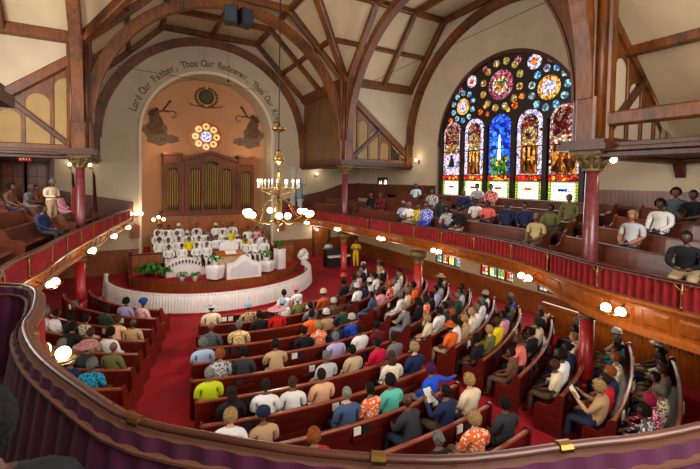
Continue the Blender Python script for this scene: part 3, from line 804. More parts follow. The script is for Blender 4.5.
build('dentils', mb, M['oak'], pt)
mb = planks(MB(), frO, -XW, -3.95, 0, 1.3); planks(mb, frO, 3.95, 6.85, 0, 1.25); planks(mb, frO, 8.2, XW, 0, 1.25)
struct('trim_6', mb, M['wains'])
struct('trim_7', planks(MB(), frR, YR, 9.0, 4.2, 4.62), M['gpew'])
mb = planks(MB(), frR, YR, -4.1, 4.62, 5.25); planks(mb, frR, 4.3, YO, 4.2, 5.2)
struct('trim_8', mb, M['gpew'])
struct('trim_9', planks(MB(), frL, YR, YO, 4.2, 4.62), M['gpew'])
def slope_r(a): return 4.0 if a < 5.6 else min(5.25, 4.0+(a-5.6)*.34)
def slope_l(a): return slope_r(-a-.3)
struct('trim_10', planks(MB(), frO, 4.6, XW, 2.95, slope_r), M['gpew'])
struct('trim_11', planks(MB(), frO, -8.0, -4.25, 2.95, slope_l), M['gpew'])
def door(name, fr, a0, a1, b0, b1, rows=3):
    d = sroot(name, tuple(fr((a0+a1)/2, b0, 0)))
    mb = MB()
    mb.prism(rect(a0-.12, a0, b0, b1+.12), fr, -.08, .02); mb.prism(rect(a1, a1+.12, b0, b1+.12), fr, -.08, .02); mb.prism(rect(a0-.12, a1+.12, b1, b1+.14), fr, -.1, .02)
    build('door_frame', mb, M['timber_dark'], d)
    mb = MB().prism(rect(a0, a1, b0, b1), fr, -.04, .0)
    w = (a1-a0)
    for i in range(2):
        for j in range(rows):
            x0 = a0+w*(.08+.46*i); y0 = b0+(b1-b0)*(.06+.92*j/rows)
            mb.prism(rect(x0, x0+w*.38, y0, y0+(b1-b0)*(.8/rows)), fr, -.055, -.03)
    build('door_leaf', mb, M['wains'], d)
    build('door_knob', MB().ball(fr(a0+.1*w, (b0+b1)/2, -.08), .04, 8, 6), M['brass'], d)
door('door_1', frO, 7.0, 8.1, 0, 2.05)
# boarded partition with two leaves and an exit sign, top of the gallery on the usher side
mb = MB()
planks(mb, frO, -10.6, -8.0, 4.1, 6.35, -.06, .18)
mb.prism(rect(-8.05, -7.9, 3.0, 6.4), frO, -.12, 0)
struct('wall_partition', mb, M['gpew'])
door('door_2', frO, -8.98, -8.2, 4.2, 6.1)
door('door_3', frO, -10.0, -9.12, 4.2, 6.1)
t = thing('exit_sign', 'small red EXIT sign above the boarded doors of the side gallery', 'sign', (-9.05, YO-.2, 6.3))
build('sign_box', MB().prism(rect(-9.32, -8.78, 6.2, 6.46), frO, -.2, -.12), M['exitred'], t)
GL = {}
def glyph(ch):
    if ch not in GL:
        cu = bpy.data.curves.new('glyph', 'FONT'); cu.body = ch; cu.size = 1; cu.extrude = .02; cu.offset = .016; cu.align_x = 'CENTER'
        o = bpy.data.objects.new('glyph', cu); COL.objects.link(o)
        dg = bpy.context.evaluated_depsgraph_get(); dg.update()
        me = bpy.data.meshes.new_from_object(o.evaluated_get(dg))
        GL[ch] = ([v.co.copy() for v in me.vertices], [tuple(p.vertices) for p in me.polygons])
        bpy.data.objects.remove(o); bpy.data.meshes.remove(me); bpy.data.curves.remove(cu)
    return GL[ch]
def put_text(mb, text, place):
    """place(i)-> function(x,y,z)->Vector for each letter"""
    for i, ch in enumerate(text):
        if ch == ' ': continue
        vs, fs = glyph(ch); F = place(i)
        mb.add([F(p.x, p.y, p.z) for p in vs], fs)
mb = MB()
put_text(mb, 'EXIT', lambda i: (lambda x, y, z: frO(-9.23+.12*i+x*.16, 6.26+y*.2, -.205-z*.2)))
build('lettering', mb, plain('exit_letters', (255, 230, 220), .5, emit=(255, 220, 210), es=.5), t)

# ------------------------------------------------------------------ paintings and inscription round the alcove
mb = MB(); TXT = 'Lord Our Father, Thou Our Redeemer, Thou Our King'
R0 = 4.28; n = len(TXT); A0, A1 = radians(163), radians(17)
def pl(i):
    a = A0+(A1-A0)*i/(n-1)
    def F(x, y, z):
        r = R0+y*.58; ca, sa = cos(a), sin(a)
        q = x*.46
        return V((r*ca+q*sa, YO-.012-z*.3, 8.05+r*sa-q*ca))
    return F
it = thing('painted_inscription', 'faded old-style lettering painted on the wall round the alcove arch', 'inscription', (0, YO-.01, 12.2))
ci = 0
for wd in TXT.split(' '):
    mb = MB(); put_text(mb, wd, lambda i, c0=ci: pl(i+c0)); build('word', mb, M['script'], it); ci += len(wd)+1
def star(c, pts, rot=0, sc=1, mir=1):
    return [(c[0]+mir*(x*cos(rot)-y*sin(rot))*sc, c[1]+(x*sin(rot)+y*cos(rot))*sc) for x, y in pts]
def blob(c, rx, ry, k, seed, n=26):
    r_ = random.Random(seed); ph = [r_.uniform(0, 6.28) for _ in range(4)]
    return [(c[0]+rx*cos(2*PI*i/n)*(1+.10*sin(k*2*PI*i/n+ph[0])+.05*sin(9*2*PI*i/n+ph[1])), c[1]+ry*sin(2*PI*i/n)*(1+.12*sin(k*2*PI*i/n+ph[2]))) for i in range(n)]
def mural(mir, label, dx=0, dz=0):
    c = (mir*3.0+dx, 8.8+dz)
    X = lambda x: c[0]-mir*x
    t = thing('wall_painting', label, 'painting', (c[0], 14.98, c[1]-1.2))
    P = lambda l: [(X(x), c[1]+y) for x, y in l]
    B = lambda x, y, rx, ry, k, s: [(X(a), c[1]+b) for a, b in blob((x, y), rx, ry, k, s)]
    for q, (x, y, rx, ry) in enumerate(((-.25, -.35, .52, .5), (.15, -.85, .72, .42), (.85, -.85, .5, .26), (.3, -.3, .36, .4))):
        build('cloud', MB().prism(B(x, y, rx, ry, 4+q % 3, 3+q), frB, -.012-.002*q, 0), M['paint_grey'], t)
    build('robed_angel', MB().prism(P([(-.2, .75), (.12, .78), (.28, .5), (.42, .2), (.3, -.15), (.45, -.5), (.1, -.62), (-.3, -.55), (-.55, -.2), (-.38, .1), (-.42, .4)]), frB, -.03, 0), M['paint_brown'], t)
    build('arm', MB().prism(P([(.05, .7), (.4, .86), (.72, .82), (.78, .92), (.42, 1.0), (.02, .84)]), frB, -.036, 0), M['paint_brown'], t)
    build('head', MB().prism(B(.02, .93, .13, .15, 2, 8), frB, -.042, 0), M['paint_dark'], t)
    for q in range(5):
        a = radians(82+22*q); L = .62-.05*q
        p = (-.12, .55); d = (cos(a), sin(a)); n_ = (-d[1], d[0])
        build('wing', MB().prism(P([(p[0], p[1]), (p[0]+d[0]*L*.5+n_[0]*.1, p[1]+d[1]*L*.5+n_[1]*.1), (p[0]+d[0]*L, p[1]+d[1]*L), (p[0]+d[0]*L*.55-n_[0]*.09, p[1]+d[1]*L*.55-n_[1]*.09)]), frB, -.034-.002*q, 0), M['paint_dark'], t)
    build('trumpet', MB().prism(P([(.34, .95), (.42, .9), (.78, 1.42), (.92, 1.5), (.76, 1.66), (.68, 1.5)]), frB, -.05, 0), M['paint_dark'], t)
    mb = MB()
    for k in range(11):
        a0, a1 = radians(150-26*k), radians(150-26*(k+1)); r = .24-.011*k
        f = lambda a, r_: (.95+r_*cos(a), .7+r_*sin(a))
        mb.prism(P([f(a0, r), f(a0, r+.06), f(a1, r+.05), f(a1, r-.01)]), frB, -.03, 0)
    build('scroll', mb, M['paint_brown'], t)
mural(-1, 'faded painted angel with a trumpet on a cloud, flags side of the rose window')
mural(1, 'faded painted angel with a trumpet on a cloud, chandelier side of the rose window', .1, .1)
t = thing('painted_emblem', 'round green painted emblem in a laurel wreath above the rose window', 'emblem', (0, 14.98, 10.3))
build('shield', MB().disk(frB, (0, 10.88), .5, -.012, 0, 26), M['paint_dark'], t)
build('shield_centre', MB().disk(frB, (0, 10.9), .36, -.02, 0, 22), M['paint_green'], t)
mb = MB()
for s in (-1, 1):
    mb = MB()
    for k in range(9):
        a = radians(-70+18*k) if s > 0 else radians(250-18*k)
        c = (.68*cos(a), 10.85+.62*sin(a))
        mb.prism([(c[0]+.12*cos(a+q), c[1]+.05*sin(a+q)*2) for q in (0, 1.2, 2.2, 3.14, 4.2, 5.2)], frB, -.014, 0)
    build('wreath', mb, M['paint_brown'], t)
mb = MB().prism([(-1.15, 10.42), (-.8, 10.3), (0, 10.22), (.8, 10.3), (1.15, 10.42), (.95, 10.25), (0, 10.12), (-.95, 10.25)], frB, -.02, 0)
build('ribbon', mb, M['paint_brown'], t)

# ------------------------------------------------------------------ organ
og = thing('pipe_organ', 'dark wooden pipe organ with gold pipes filling the alcove under the rose window', 'organ', (0, 14.3, 2.6))
frG = lambda a, b, d: V((a+.18, 14.2+d, b))
mb = MB().prism(rect(-2.85, 2.85, 1.4, 3.22), frG, .08, .75)
planks(mb, lambda a, b, d: frG(a, b, d+.08), -2.85, 2.85, 1.6, 3.1, -.04, .3)
build('lower_case', mb, M['oak'], og)
build('impost', MB().prism(rect(-3.0, 3.0, 3.18, 3.3), frG, -.18, .75).prism(rect(-2.92, 2.92, 3.08, 3.18), frG, -.1, .75), M['organ'], og)
ctr = [(-2.28, .34, 6.1), (-.98, .36, 6.15), (.0, .5, 6.5), (.98, .36, 6.15), (2.28, .34, 6.0)]
holes = [arch_poly(x, w, 3.42, z-.25, 14, .7) for x, w, z in ctr]
outer = [(-2.8, 3.3), (2.8, 3.3), (2.8, 6.45), (1.78, 6.45), (1.7, 6.62), (.9, 6.75), (0, 7.12), (-.9, 6.75), (-1.7, 6.62), (-1.78, 6.45), (-2.8, 6.45)]
build('case_front', MB().holed(outer, holes, frG, 0, .1), M['organ'], og)
build('case_back', MB().prism(outer, frG, .6, .7), M['timber_dark'], og)
for x0, x1 in ((-2.8, -1.78), (1.78, 2.8)):
    mb = MB().prism(rect(x0-.08, x1+.08, 6.9, 7.05), frG, -.14, .7); mb.prism(rect(x0, x1, 6.45, 6.9), frG, -.02, .7); mb.prism(rect(x0-.05, x1+.05, 6.4, 6.48), frG, -.08, .7)
    build('tower_cornice', mb, M['organ'], og)
mb = MB()
for s in (-1, 1): mb.beam(frG(s*1.72, 6.66, -.03), frG(s*.0, 7.16, -.03), .2, .12, (0, 1, 0))
build('pediment', mb, M['organ'], og)
mb = MB()
for x in (-2.75, -1.72, -1.5, -.52, .52, 1.5, 1.72, 2.75): mb.prism(rect(x-.07, x+.07, 3.3, 6.45), frG, -.07, .02)
build('pilaster', mb, M['organ'], og)
for (x, w, z), npip in zip(ctr, (5, 5, 7, 5, 5)):
    for k in range(npip):
        a = x-w+(k+.5)*2*w/npip; r = w/npip*.74; h = z - .05 - .25*abs(k-(npip-1)/2)/npip
        mb = MB().lathe([(r*.25, 3.42), (r, 3.85), (r, h-.1), (r*.97, h)], frG(a, 0, .12), 12)
        build('pipe', mb, M['gold'], og)
# ------------------------------------------------------------------ chancel platform and its steps
pf = [(4.9*cos(radians(a)), 11.3+4.4*sin(radians(a))) for a in range(205, 336, 6)]
pf = [(x, y) for x, y in pf] + [(4.55, 11.6), (4.55, 12.86), (3.8, 12.86), (3.8, 14.1), (-3.8, 14.1), (-3.8, 12.86), (-4.55, 12.86), (-4.55, 11.6)]
struct('floor_platform', MB().prism(pf, lambda a, b, d: V((a, b, d)), 0, .5), M['wains'])
struct('floor_platform_carpet', MB().prism([(x*.985, 11+(y-11)*.985) for x, y in pf], lambda a, b, d: V((a, b, d)), .5, .515), M['carpet'])
rows_y = [10.35, 11.2, 12.05, 12.9]; rows_z = [.52, .72, .98, 1.25]
for j in range(1, 4):
    struct('floor_choir_step', MB().box(-3.7, 3.7, rows_y[j]-.5, 14.1, .515, rows_z[j]), M['carpet'])
def choir_screen(x0, x1, lab):
    frC = lambda a, b, d: V((a, 9.85+d, b))
    t = thing('choir_screen', lab, 'screen', ((x0+x1)/2, 9.85, .5), 'choir screens')
    mb = MB(); n = max(2, int(abs(x1-x0)/.5)); st = (x1-x0)/n
    for i in range(n):
        mb.prism(rect(x0+i*st+.05, x0+(i+1)*st-.05, .75, 1.45), frC, -.02, .04)
    build('panel', mb, M['wains'], t)
    build('frame', MB().prism(rect(x0, x1, .5, 1.52), frC, 0, .06), M['oak'], t)
    build('top_rail', MB().prism(rect(x0-.05, x1+.05, 1.52, 1.6), frC, -.06, .12), M['pew'], t)
    build('post', MB().prism(rect(x0-.08, x0+.08, .5, 1.75), frC, -.06, .12), M['pew'], t)
choir_screen(-4.4, -3.05, 'low panelled wooden screen at the flags side of the white robed choir')
choir_screen(3.15, 4.3, 'low panelled wooden screen at the chandelier side of the choir')
# communion rail under pleated white cloth
CC, CR = (-.45, 8.75), 4.95
def cpt(a, r, z): return V((CC[0]+r*cos(a), CC[1]+r*sin(a), z))
a0, a1 = radians(176), radians(360)
t = thing('communion_rail', 'long curved communion rail draped with pleated white cloth around the platform', 'rail', (CC[0], CC[1], 0))
mb = MB()
pts = [cpt(a0+(a1-a0)*i/60, CR, .76) for i in range(61)]
build('top_rail', MB().tube(pts, .05, 8), M['oak'], t)
vs = []; N_ = 700
for i in range(N_+1):
    a = a0+(a1-a0)*i/N_; w = sin(i*1.1+1.2*sin(i*.05))
    vs += [cpt(a, CR+.1+.03*w, .08), cpt(a, CR+.08+.022*w, .4), cpt(a, CR+.05+.012*w, .80), cpt(a, CR-.05, .83), cpt(a, CR-.09+.012*w, .5)]
mb = MB().add(vs, [(5*i+j, 5*i+5+j, 5*i+6+j, 5*i+1+j) for i in range(N_) for j in range(4)], True)
build('cloth', mb, M['white'], t)
for i in range(12):
    p = cpt(a0+(a1-a0)*(i+.5)/12, CR, 0)
    build('baluster', MB().lathe([(.05, 0), (.03, .1), (.045, .3), (.03, .6)], p, 8), M['oak'], t)
stepo = [(CC[0]+5.15*cos(a0+(a1-a0)*i/40), CC[1]+5.15*sin(a0+(a1-a0)*i/40)) for i in range(41)]
struct('floor_communion_step', MB().prism(stepo, lambda a, b, d: V((a, b, d)), 0, .07), M['carpet'])
def bow(p, lab, s=1):
    t = thing('cloth_bow', lab, 'bow', p, 'white bows at the ends of the communion rail')
    mb = MB()
    for k in range(9):
        a = 2*PI*k/9; mb.ball(V(p)+V((.16*s*cos(a), .08*s*sin(a*2), .2*s+.17*s*sin(a))), .15*s, 10, 7)
    mb.ball(V(p)+V((0, 0, .18*s)), .16*s, 10, 8)
    build('loops', mb, M['white'], t)
    build('tail', MB().lathe([(.02, -.28*s), (.14*s, -.3*s), (.1*s, 0), (.06*s, .1*s)], p, 9), M['white'], t)
bow(cpt(a1, CR, .84), 'big white cloth bow at the door end of the draped communion rail', 1.15)
bow(cpt(a0, CR, .74), 'small pointed white cloth bow at the flags end of the draped communion rail', .32)

# ------------------------------------------------------------------ platform furniture
def drape(mb, x, y, z0, z1, w, d, amp=.03, n=64, rot=0, top=True, flare=1.06):
    vs = []
    def edge_pt(t, k, amp_):
        # rounded rectangle perimeter
        a = 2*PI*t; c, s_ = cos(a), sin(a); e = .35
        px = (abs(c)**e)*(1 if c > 0 else -1)*w/2*k; py = (abs(s_)**e)*(1 if s_ > 0 else -1)*d/2*k
        f = 1+amp_*sin(n*.9*a*.5)
        px, py = px*f, py*f
        return (x+px*cos(rot)-py*sin(rot), y+px*sin(rot)+py*cos(rot))
    for z, k, am in ((z0, flare, amp*1.6), (lerp(z0, z1, .5), (1+flare)/2, amp), (z1-.02, 1, amp*.3), (z1, .97, 0)):
        for i in range(n):
            q = edge_pt(i/n, k, am); vs.append((q[0], q[1], z))
    fs = [(r*n+i, r*n+(i+1) % n, (r+1)*n+(i+1) % n, (r+1)*n+i) for r in range(3) for i in range(n)] + [tuple(3*n+i for i in range(n))]
    mb.add(vs, fs, True); return mb
PZ = .515
# draped pulpit with curved crest, front of the platform
t = thing('draped_pulpit', 'white draped pulpit with a curved crest standing at the centre of the platform edge', 'pulpit', (.62, 7.05, PZ))
F = lambda a, b, d: V((.62+a, 7.05+d, PZ+b))
crest = [(-.85, 0), (.85, 0), (.85, .62), (.8, .72), (.6, .78), (.4, .86), (.25, 1.02), (.12, 1.12), (0, 1.15), (-.12, 1.12), (-.25, 1.02), (-.4, .86), (-.6, .78), (-.8, .72), (-.85, .62)]
build('front_cloth', MB().prism(crest, F, -.1, .1), M['white'], t)
build('cloth_trim', MB().prism([(x*.78, .12+y*.66) for x, y in crest], F, -.13, -.09), plain('silver_cloth', (206, 200, 206), .7, noise=.1), t)
build('side_cloth', drape(MB(), .62, 7.35, PZ, PZ+.72, 1.6, .6), M['white'], t)
t = thing('pulpit_desk', 'tan wooden reading desk with an open book behind the draped pulpit', 'desk', (.2, 8.3, PZ))
build('base', MB().box(-.45, .85, 8.15, 8.6, PZ, PZ+.95), plain('tan_cloth', (196, 160, 112), .8, noise=.2), t)
build('sloped_top', MB().prism([(-.05, .95), (.5, 1.12), (.5, 1.17), (-.05, 1.0)], lambda a, b, d: V((d, 8.12+a, PZ+b)), -.5, .9), M['oak'], t)
build('open_book', MB().prism([(.05, 1.03), (.4, 1.14), (.4, 1.17), (.05, 1.06)], lambda a, b, d: V((d, 8.12+a, PZ+b)), -.05, .5), M['paper'], t)
t = thing('white_throne', 'tall white covered chair back rising in the middle of the choir', 'chair', (.4, 9.5, PZ))
build('backrest', MB().prism([(-.5, .3), (.5, .3), (.5, 1.25), (.42, 1.4), (0, 1.5), (-.42, 1.4), (-.5, 1.25)], lambda a, b, d: V((.4+a, 9.62+d, PZ+b)), 0, .14), M['white'], t)
build('seat', drape(MB(), .4, 9.35, PZ, PZ+.5, .95, .6), M['white'], t)
for s in (-1, 1): build('armrest', MB().box(.4+s*.48-.06, .4+s*.48+.06, 9.1, 9.62, PZ+.45, PZ+.72), M['white'], t)
for (x, y, w, h, lab) in ((-.75, 7.2, .75, .72, 'small draped white table at the flags side of the draped pulpit'), (1.95, 7.65, .75, .62, 'small draped white table at the door side of the draped pulpit')):
    t = thing('side_table', lab, 'table', (x, y, PZ), 'small draped tables')
    build('cloth', drape(MB(), x, y, PZ+.1, PZ+h, w, w, .06, 48, .78, True, .82), M['white'], t)
    build('table_top', MB().lathe([(w*.4, PZ+h-.03), (w*.42, PZ+h+.01)], (x, y, 0), 16), M['white'], t)
t = thing('pedestal', 'tall square white draped pedestal carrying a green plant near the door side', 'pedestal', (2.9, 8.3, PZ))
build('cloth', drape(MB(), 2.9, 8.3, PZ, PZ+1.05, .52, .52, .03, 40, .3, True, 1.02), M['white'], t)
build('top_board', MB().box(2.62, 3.18, 8.02, 8.58, PZ+1.04, PZ+1.08), M['white'], t)
# keyboard under white cloth
t = thing('keyboard_instrument', 'curved white covered keyboard instrument in front of the choir on the flags side', 'keyboard', (-2.0, 8.7, PZ))
mb = MB()
arc = [(-1.0, .6), (-.7, .85), (-.2, .95), (.35, .82), (.75, .5), (.9, .1)]
mb.prism(arc+[(.9, 0), (-1.0, 0)], lambda a, b, d: V((-1.85+a, 8.6+d, PZ+b)), 0, .45)
build('cover', mb, M['white'], t)
mb = MB()
for k in range(11):
    f = k/10; a = lerp(-.85, .7, f); z = .62+.34*sin(PI*(f*.8+.12))
    mb.box(-1.85+a-.03, -1.85+a+.03, 8.55, 8.62, PZ+z-.28, PZ+z-.12)
build('black_keys', mb, M['dark'], t)
def fern(x, y, z, r, lab, seed, pot=True, n=26, flowers=False, kind='potted_fern'):
    R = random.Random(seed)
    t = thing(kind, lab, 'plant', (x, y, z), 'plants along the platform')
    h0 = .18
    if pot:
        build('pot', MB().lathe([(.09, 0), (.13, .18), (.14, .2), (.11, .19)], (x, y, z), 12), M['white'] if flowers else M['brass'], t)
    mb = MB()
    for k in range(n):
        a = R.uniform(0, 2*PI); L = r*R.uniform(.5, 1.1); up = R.uniform(.6, 1.7)*r
        d = V((cos(a), sin(a), 0)); sd = V((-sin(a), cos(a), 0)); prev = None; seg = 7
        for q in range(seg):
            f = q/(seg-1)
            p = V((x, y, z+h0)) + d*(L*f) + V((0, 0, up*(f*1.7-f*f*1.5)))
            w = .07*r/.4*(1-f*.85)
            if prev is not None:
                mb.add([prev[0]-sd*prev[1], prev[0]+sd*prev[1], p+sd*w, p-sd*w], [(0, 1, 2, 3)])
                mb.add([prev[0], prev[0]+sd*w*2.2+V((0, 0, .03)), p], [(0, 1, 2)]); mb.add([prev[0], prev[0]-sd*w*2.2+V((0, 0, .03)), p], [(0, 1, 2)])
            prev = (p, w)
    build('fronds', mb, M['fern'], t)
    if flowers:
        mb = MB()
        for k in range(12):
            a = R.uniform(0, 2*PI); q = R.uniform(.1, .8)*r
            mb.ball((x+q*cos(a), y+q*sin(a), z+h0+R.uniform(.15, .6)*r), .05, 7, 5)
        build('blossoms', mb, M['white'], t)
fern(-3.55, 9.2, PZ, .62, 'largest green fern at the flags corner of the platform', 1, n=50)
fern(-3.0, 8.6, PZ, .5, 'bushy fern beside the largest one at the platform edge', 2, n=40)
fern(-2.2, 7.7, PZ, .3, 'low flowering plant below the covered keyboard, nearer the large ferns', 3, flowers=True)
fern(-1.65, 7.45, PZ, .32, 'low flowering plant below the covered keyboard, nearer the pulpit', 4, flowers=True)
fern(-.75, 7.2, PZ+.73, .38, 'green plant on the small draped table at the flags side of the pulpit', 5, flowers=True)
fern(1.95, 7.65, PZ+.63, .42, 'green plant on the small draped table at the door side of the pulpit', 6, flowers=True, n=34)
fern(1.45, 8.0, PZ, .45, 'leafy plant standing just behind the draped pulpit on the door side', 7, flowers=True, n=34)
fern(2.9, 8.3, PZ+1.08, .36, 'round green plant on the tall white pedestal', 8, n=44)
fern(2.3, 8.5, PZ, .4, 'leafy plant at the foot of the tall white pedestal', 9, n=30)

# ------------------------------------------------------------------ chandelier
t = thing('chandelier', 'tall brass chandelier with candle ring and globe lamps hanging in the crossing', 'chandelier', (0, 0, 3.8))
build('rod', MB().tube([(0, 0, 4.0), (0, 0, ZT)], .018, 6), M['iron'], t)
mb = MB().lathe([(.02, 7.05), (.2, 7.12), (.26, 7.2), (.05, 7.26), (.04, 7.4)], (0, 0, 0), 12)
build('canopy', mb, M['brass'], t); mb = MB()
mb.lathe([(.02, 6.0), (.16, 6.1), (.2, 6.2), (.07, 6.3), (.11, 6.4), (.03, 6.5)], (0, 0, 0), 12)
mb.lathe([(.03, 4.9), (.07, 5.0), (.05, 5.2), (.1, 5.3), (.05, 5.5), (.03, 5.9)], (0, 0, 0), 12)
mb.lathe([(.01, 3.78), (.07, 3.86), (.03, 3.95), (.14, 4.1), (.18, 4.25), (.08, 4.4), (.05, 4.9)], (0, 0, 0), 12)
build('stem_body', mb, M['brass'], t)
mb = MB().tube([(.66*cos(2*PI*i/32), .66*sin(2*PI*i/32), 5.2) for i in range(33)], .02, 6)
for k in range(8):
    a = 2*PI*k/8; mb.tube([(.05*cos(a), .05*sin(a), 5.0), (.3*cos(a), .3*sin(a), 5.02), (.55*cos(a), .55*sin(a), 5.1), (.66*cos(a), .66*sin(a), 5.2)], .014, 6)
build('candle_ring', mb, M['brass'], t)
for k in range(16):
    a = 2*PI*k/16; x, y = .68*cos(a), .68*sin(a)
    c = build('candle', MB().tube([(x, y, 5.2), (x, y, 5.4)], .016, 6), M['paper'], t)
    build('flame_bulb', MB().lathe([(.004, 5.4), (.02, 5.43), (.014, 5.47), (.002, 5.51)], (x, y, 0), 8), M['bulb'], c)
for k in range(6):
    a = 2*PI*k/6+.35; d = V((cos(a), sin(a), 0)); sd = V((-sin(a), cos(a), 0))
    arm = build('arm', MB().tube([d*.05+V((0, 0, 4.25)), d*.35+V((0, 0, 4.02)), d*.75+V((0, 0, 4.1)), d*1.08+V((0, 0, 4.22))], .018, 7).tube([d*.05+V((0, 0, 4.9)), d*.4+V((0, 0, 4.75)), d*.6+V((0, 0, 4.4)), d*.75+V((0, 0, 4.12))], .012, 6), M['brass'], t)
    for s in (-1, 1):
        p = d*1.1+sd*(.13*s)+V((0, 0, 4.38))
        build('globe', MB().ball(p, .105, 14, 10), M['globe'], arm)
        build('globe_holder', MB().tube([d*1.08+V((0, 0, 4.22)), p+V((0, 0, -.1))], .014, 6), M['brass'], arm)
LIGHTS = []
def plight(loc, power, col=(1, .84, .62), size=.15, name='lamp_light'):
    l = bpy.data.lights.new(name, 'POINT'); l.energy = power; l.color = col; l.shadow_soft_size = size
    o = bpy.data.objects.new(name, l); COL.objects.link(o); o.location = loc; return o
plight((0, 0, 3.5), 160); plight((0, 0, 5.75), 120)

# ------------------------------------------------------------------ lamps on the gallery front and walls
def globe_bracket(s, lab, gr='twin globe lamps on the gallery front', r=.1):
    p, T, N = at(s, 0)
    b = p+V((0, 0, 2.98+dz(s)))
    t = thing('globe_lamp', lab, 'lamp', b, gr)
    hub = b-N*.22+V((0, 0, -.16))
    build('bracket', MB().tube([b+N*.05, b-N*.12+V((0, 0, -.1)), hub], .016, 6).ball(hub, .04, 8, 6), M['brass'], t)
    for sd in (-1, 1):
        c = hub+T*(.15*sd)-N*.1+V((0, 0, .08))
        arm = build('arm', MB().tube([hub, hub+T*(.1*sd)-N*.06+V((0, 0, -.05)), c+V((0, 0, -.1))], .012, 6), M['brass'], t)
        build('globe', MB().ball(c, r, 14, 10), M['globe'], arm)
        build('shade', MB().lathe([(.05, -.10), (.11, -.085), (.165, -.04), (.17, -.03), (.11, -.07)], c, 18), M['brass'], arm)
    plight(hub-N*.25+V((0, 0, -.18)), 9, size=.1)
side_s = [(s_of(-4.9, 10.3), 'first from the organ wall, usher side'), (s_of(-5.3, 7.1), 'second from the organ wall, usher side'), (s_of(-5.8, 3.6), 'third from the organ wall, usher side'), (s_of(-6.2, -.8), 'fourth from the organ wall, usher side'), (s_of(-5.22, -7.42), 'beside the curl of the near handrail')]
for s, l in side_s: globe_bracket(s, 'twin globe lamp on the gallery front, '+l, r=.075 if 'curl' in l else .1)
rs = [(s_of(5.15, 9.0), 'first'), (s_of(5.45, 5.6), 'second'), (s_of(5.8, 2.1), 'third'), (s_of(5.98, -1.5), 'fourth'), (s_of(5.55, -5.65), 'fifth'), (s_of(4.86, -8.2), 'sixth')]
for s, l in rs: globe_bracket(s, 'twin globe lamp on the gallery front, %s from the organ wall, stained glass side' % l)
def sconce(p, nrm, lab, n=2, power=14, r=.085):
    p = V(p); nrm = V(nrm); sd = V((-nrm.y, nrm.x, 0))
    t = thing('wall_sconce', lab, 'wall lamp', p, 'wall sconces')
    build('backplate', MB().obox(p+nrm*.015, sd, nrm, V((0, 0, 1)), .06, .015, .12), M['brass'], t)
    for k in range(n):
        o = (k-(n-1)/2)*.26
        c = p+nrm*.24+sd*o+V((0, 0, .1))
        a = build('arm', MB().tube([p+nrm*.03, p+nrm*.15+sd*o*.7+V((0, 0, -.06)), c+V((0, 0, -.08))], .012, 6), M['brass'], t)
        build('globe', MB().ball(c, r, 12, 8), M['globe'], a)
    plight(p+nrm*.5+V((0, 0, .25)), power)
sconce((-4.12, YO, 3.3), (0, -1, 0), 'bright double wall lamp between the side gallery and the alcove', 3, 20, .1)
sconce((7.12, YO, 1.85), (0, -1, 0), 'wall lamp under the gallery beside the brown door', 1, 34)
sconce((7.05, YO, 5.8), (0, -1, 0), 'wall lamp behind the far gallery near the statue', 1, 14)
sconce((XW, 5.8, 6.65), (-1, 0, 0), 'wall lamp beside the great stained glass window', 1, 14)
sconce((-6.3, YO, 6.0), (0, -1, 0), 'wall lamp behind the flags column, alcove side', 1, 10)
sconce((-7.2, YO, 6.0), (0, -1, 0), 'wall lamp behind the flags column, partition side', 1, 10)
sconce((SX+.3, -SY-.1, 6.05), (.8, -.6, 0), 'wall lamp clipped beside the capital of the near gallery column', 1, 10)
sconce((-XW, 2, 1.9), (1, 0, 0), 'wall lamp under the side gallery of the usher side', 1, 14)
for x, y, pw, lab in ((8.2, -7.0, 28, 'at the near end of the stained glass side'), (8.2, -3.2, 28, 'below the wide stained glass window'), (8.4, .8, 30, 'before the middle of the stained glass side'), (8.4, 5.0, 30, 'at the far end of the stained glass side'), (-8.6, 4.5, 30, 'at the far end of the flags side'), (-8.6, -.5, 34, 'in the middle of the flags side'), (-8.4, -5, 24, 'at the near end of the flags side')):
    t = thing('ceiling_lamp', 'added fill globe under the gallery '+lab, 'fill lamp', (x, y, 2.4), 'added fill lamps under the gallery')  # added globe and fill light to brighten the woodwork under the gallery
    build('rose', MB().lathe([(.1, 2.5), (.12, 2.55)], (x, y, 0), 14), M['brass'], t)
    build('globe', MB().ball((x, y, 2.42), .1, 12, 8), M['globe'], t)
    plight((x, y, 2.2), pw)
# three-globe standing lamp in the alcove
t = thing('standing_lamp', 'three-globe standing lamp at the flags side of the organ', 'lamp', (-2.95, 13.2, 1.25))
build('pole', MB().tube([(-2.95, 13.2, 1.2), (-2.95, 13.2, 2.95)], .02, 8).lathe([(.16, 1.25), (.14, 1.3), (.03, 1.34)], (-2.95, 13.2, 0), 12), M['brass'], t)
for k in range(3):
    dx = (k-1)*.27; z = 3.12 if k == 1 else 2.98
    a = build('arm', MB().tube([(-2.95, 13.2, 2.8), (-2.95+dx*.6, 13.2, 2.76), (-2.95+dx, 13.2, z-.1)], .012, 6), M['brass'], t)
    build('globe', MB().ball((-2.95+dx, 13.2, z), .1, 12, 8), M['globe'], a)
plight((-2.95, 12.8, 3.1), 16)
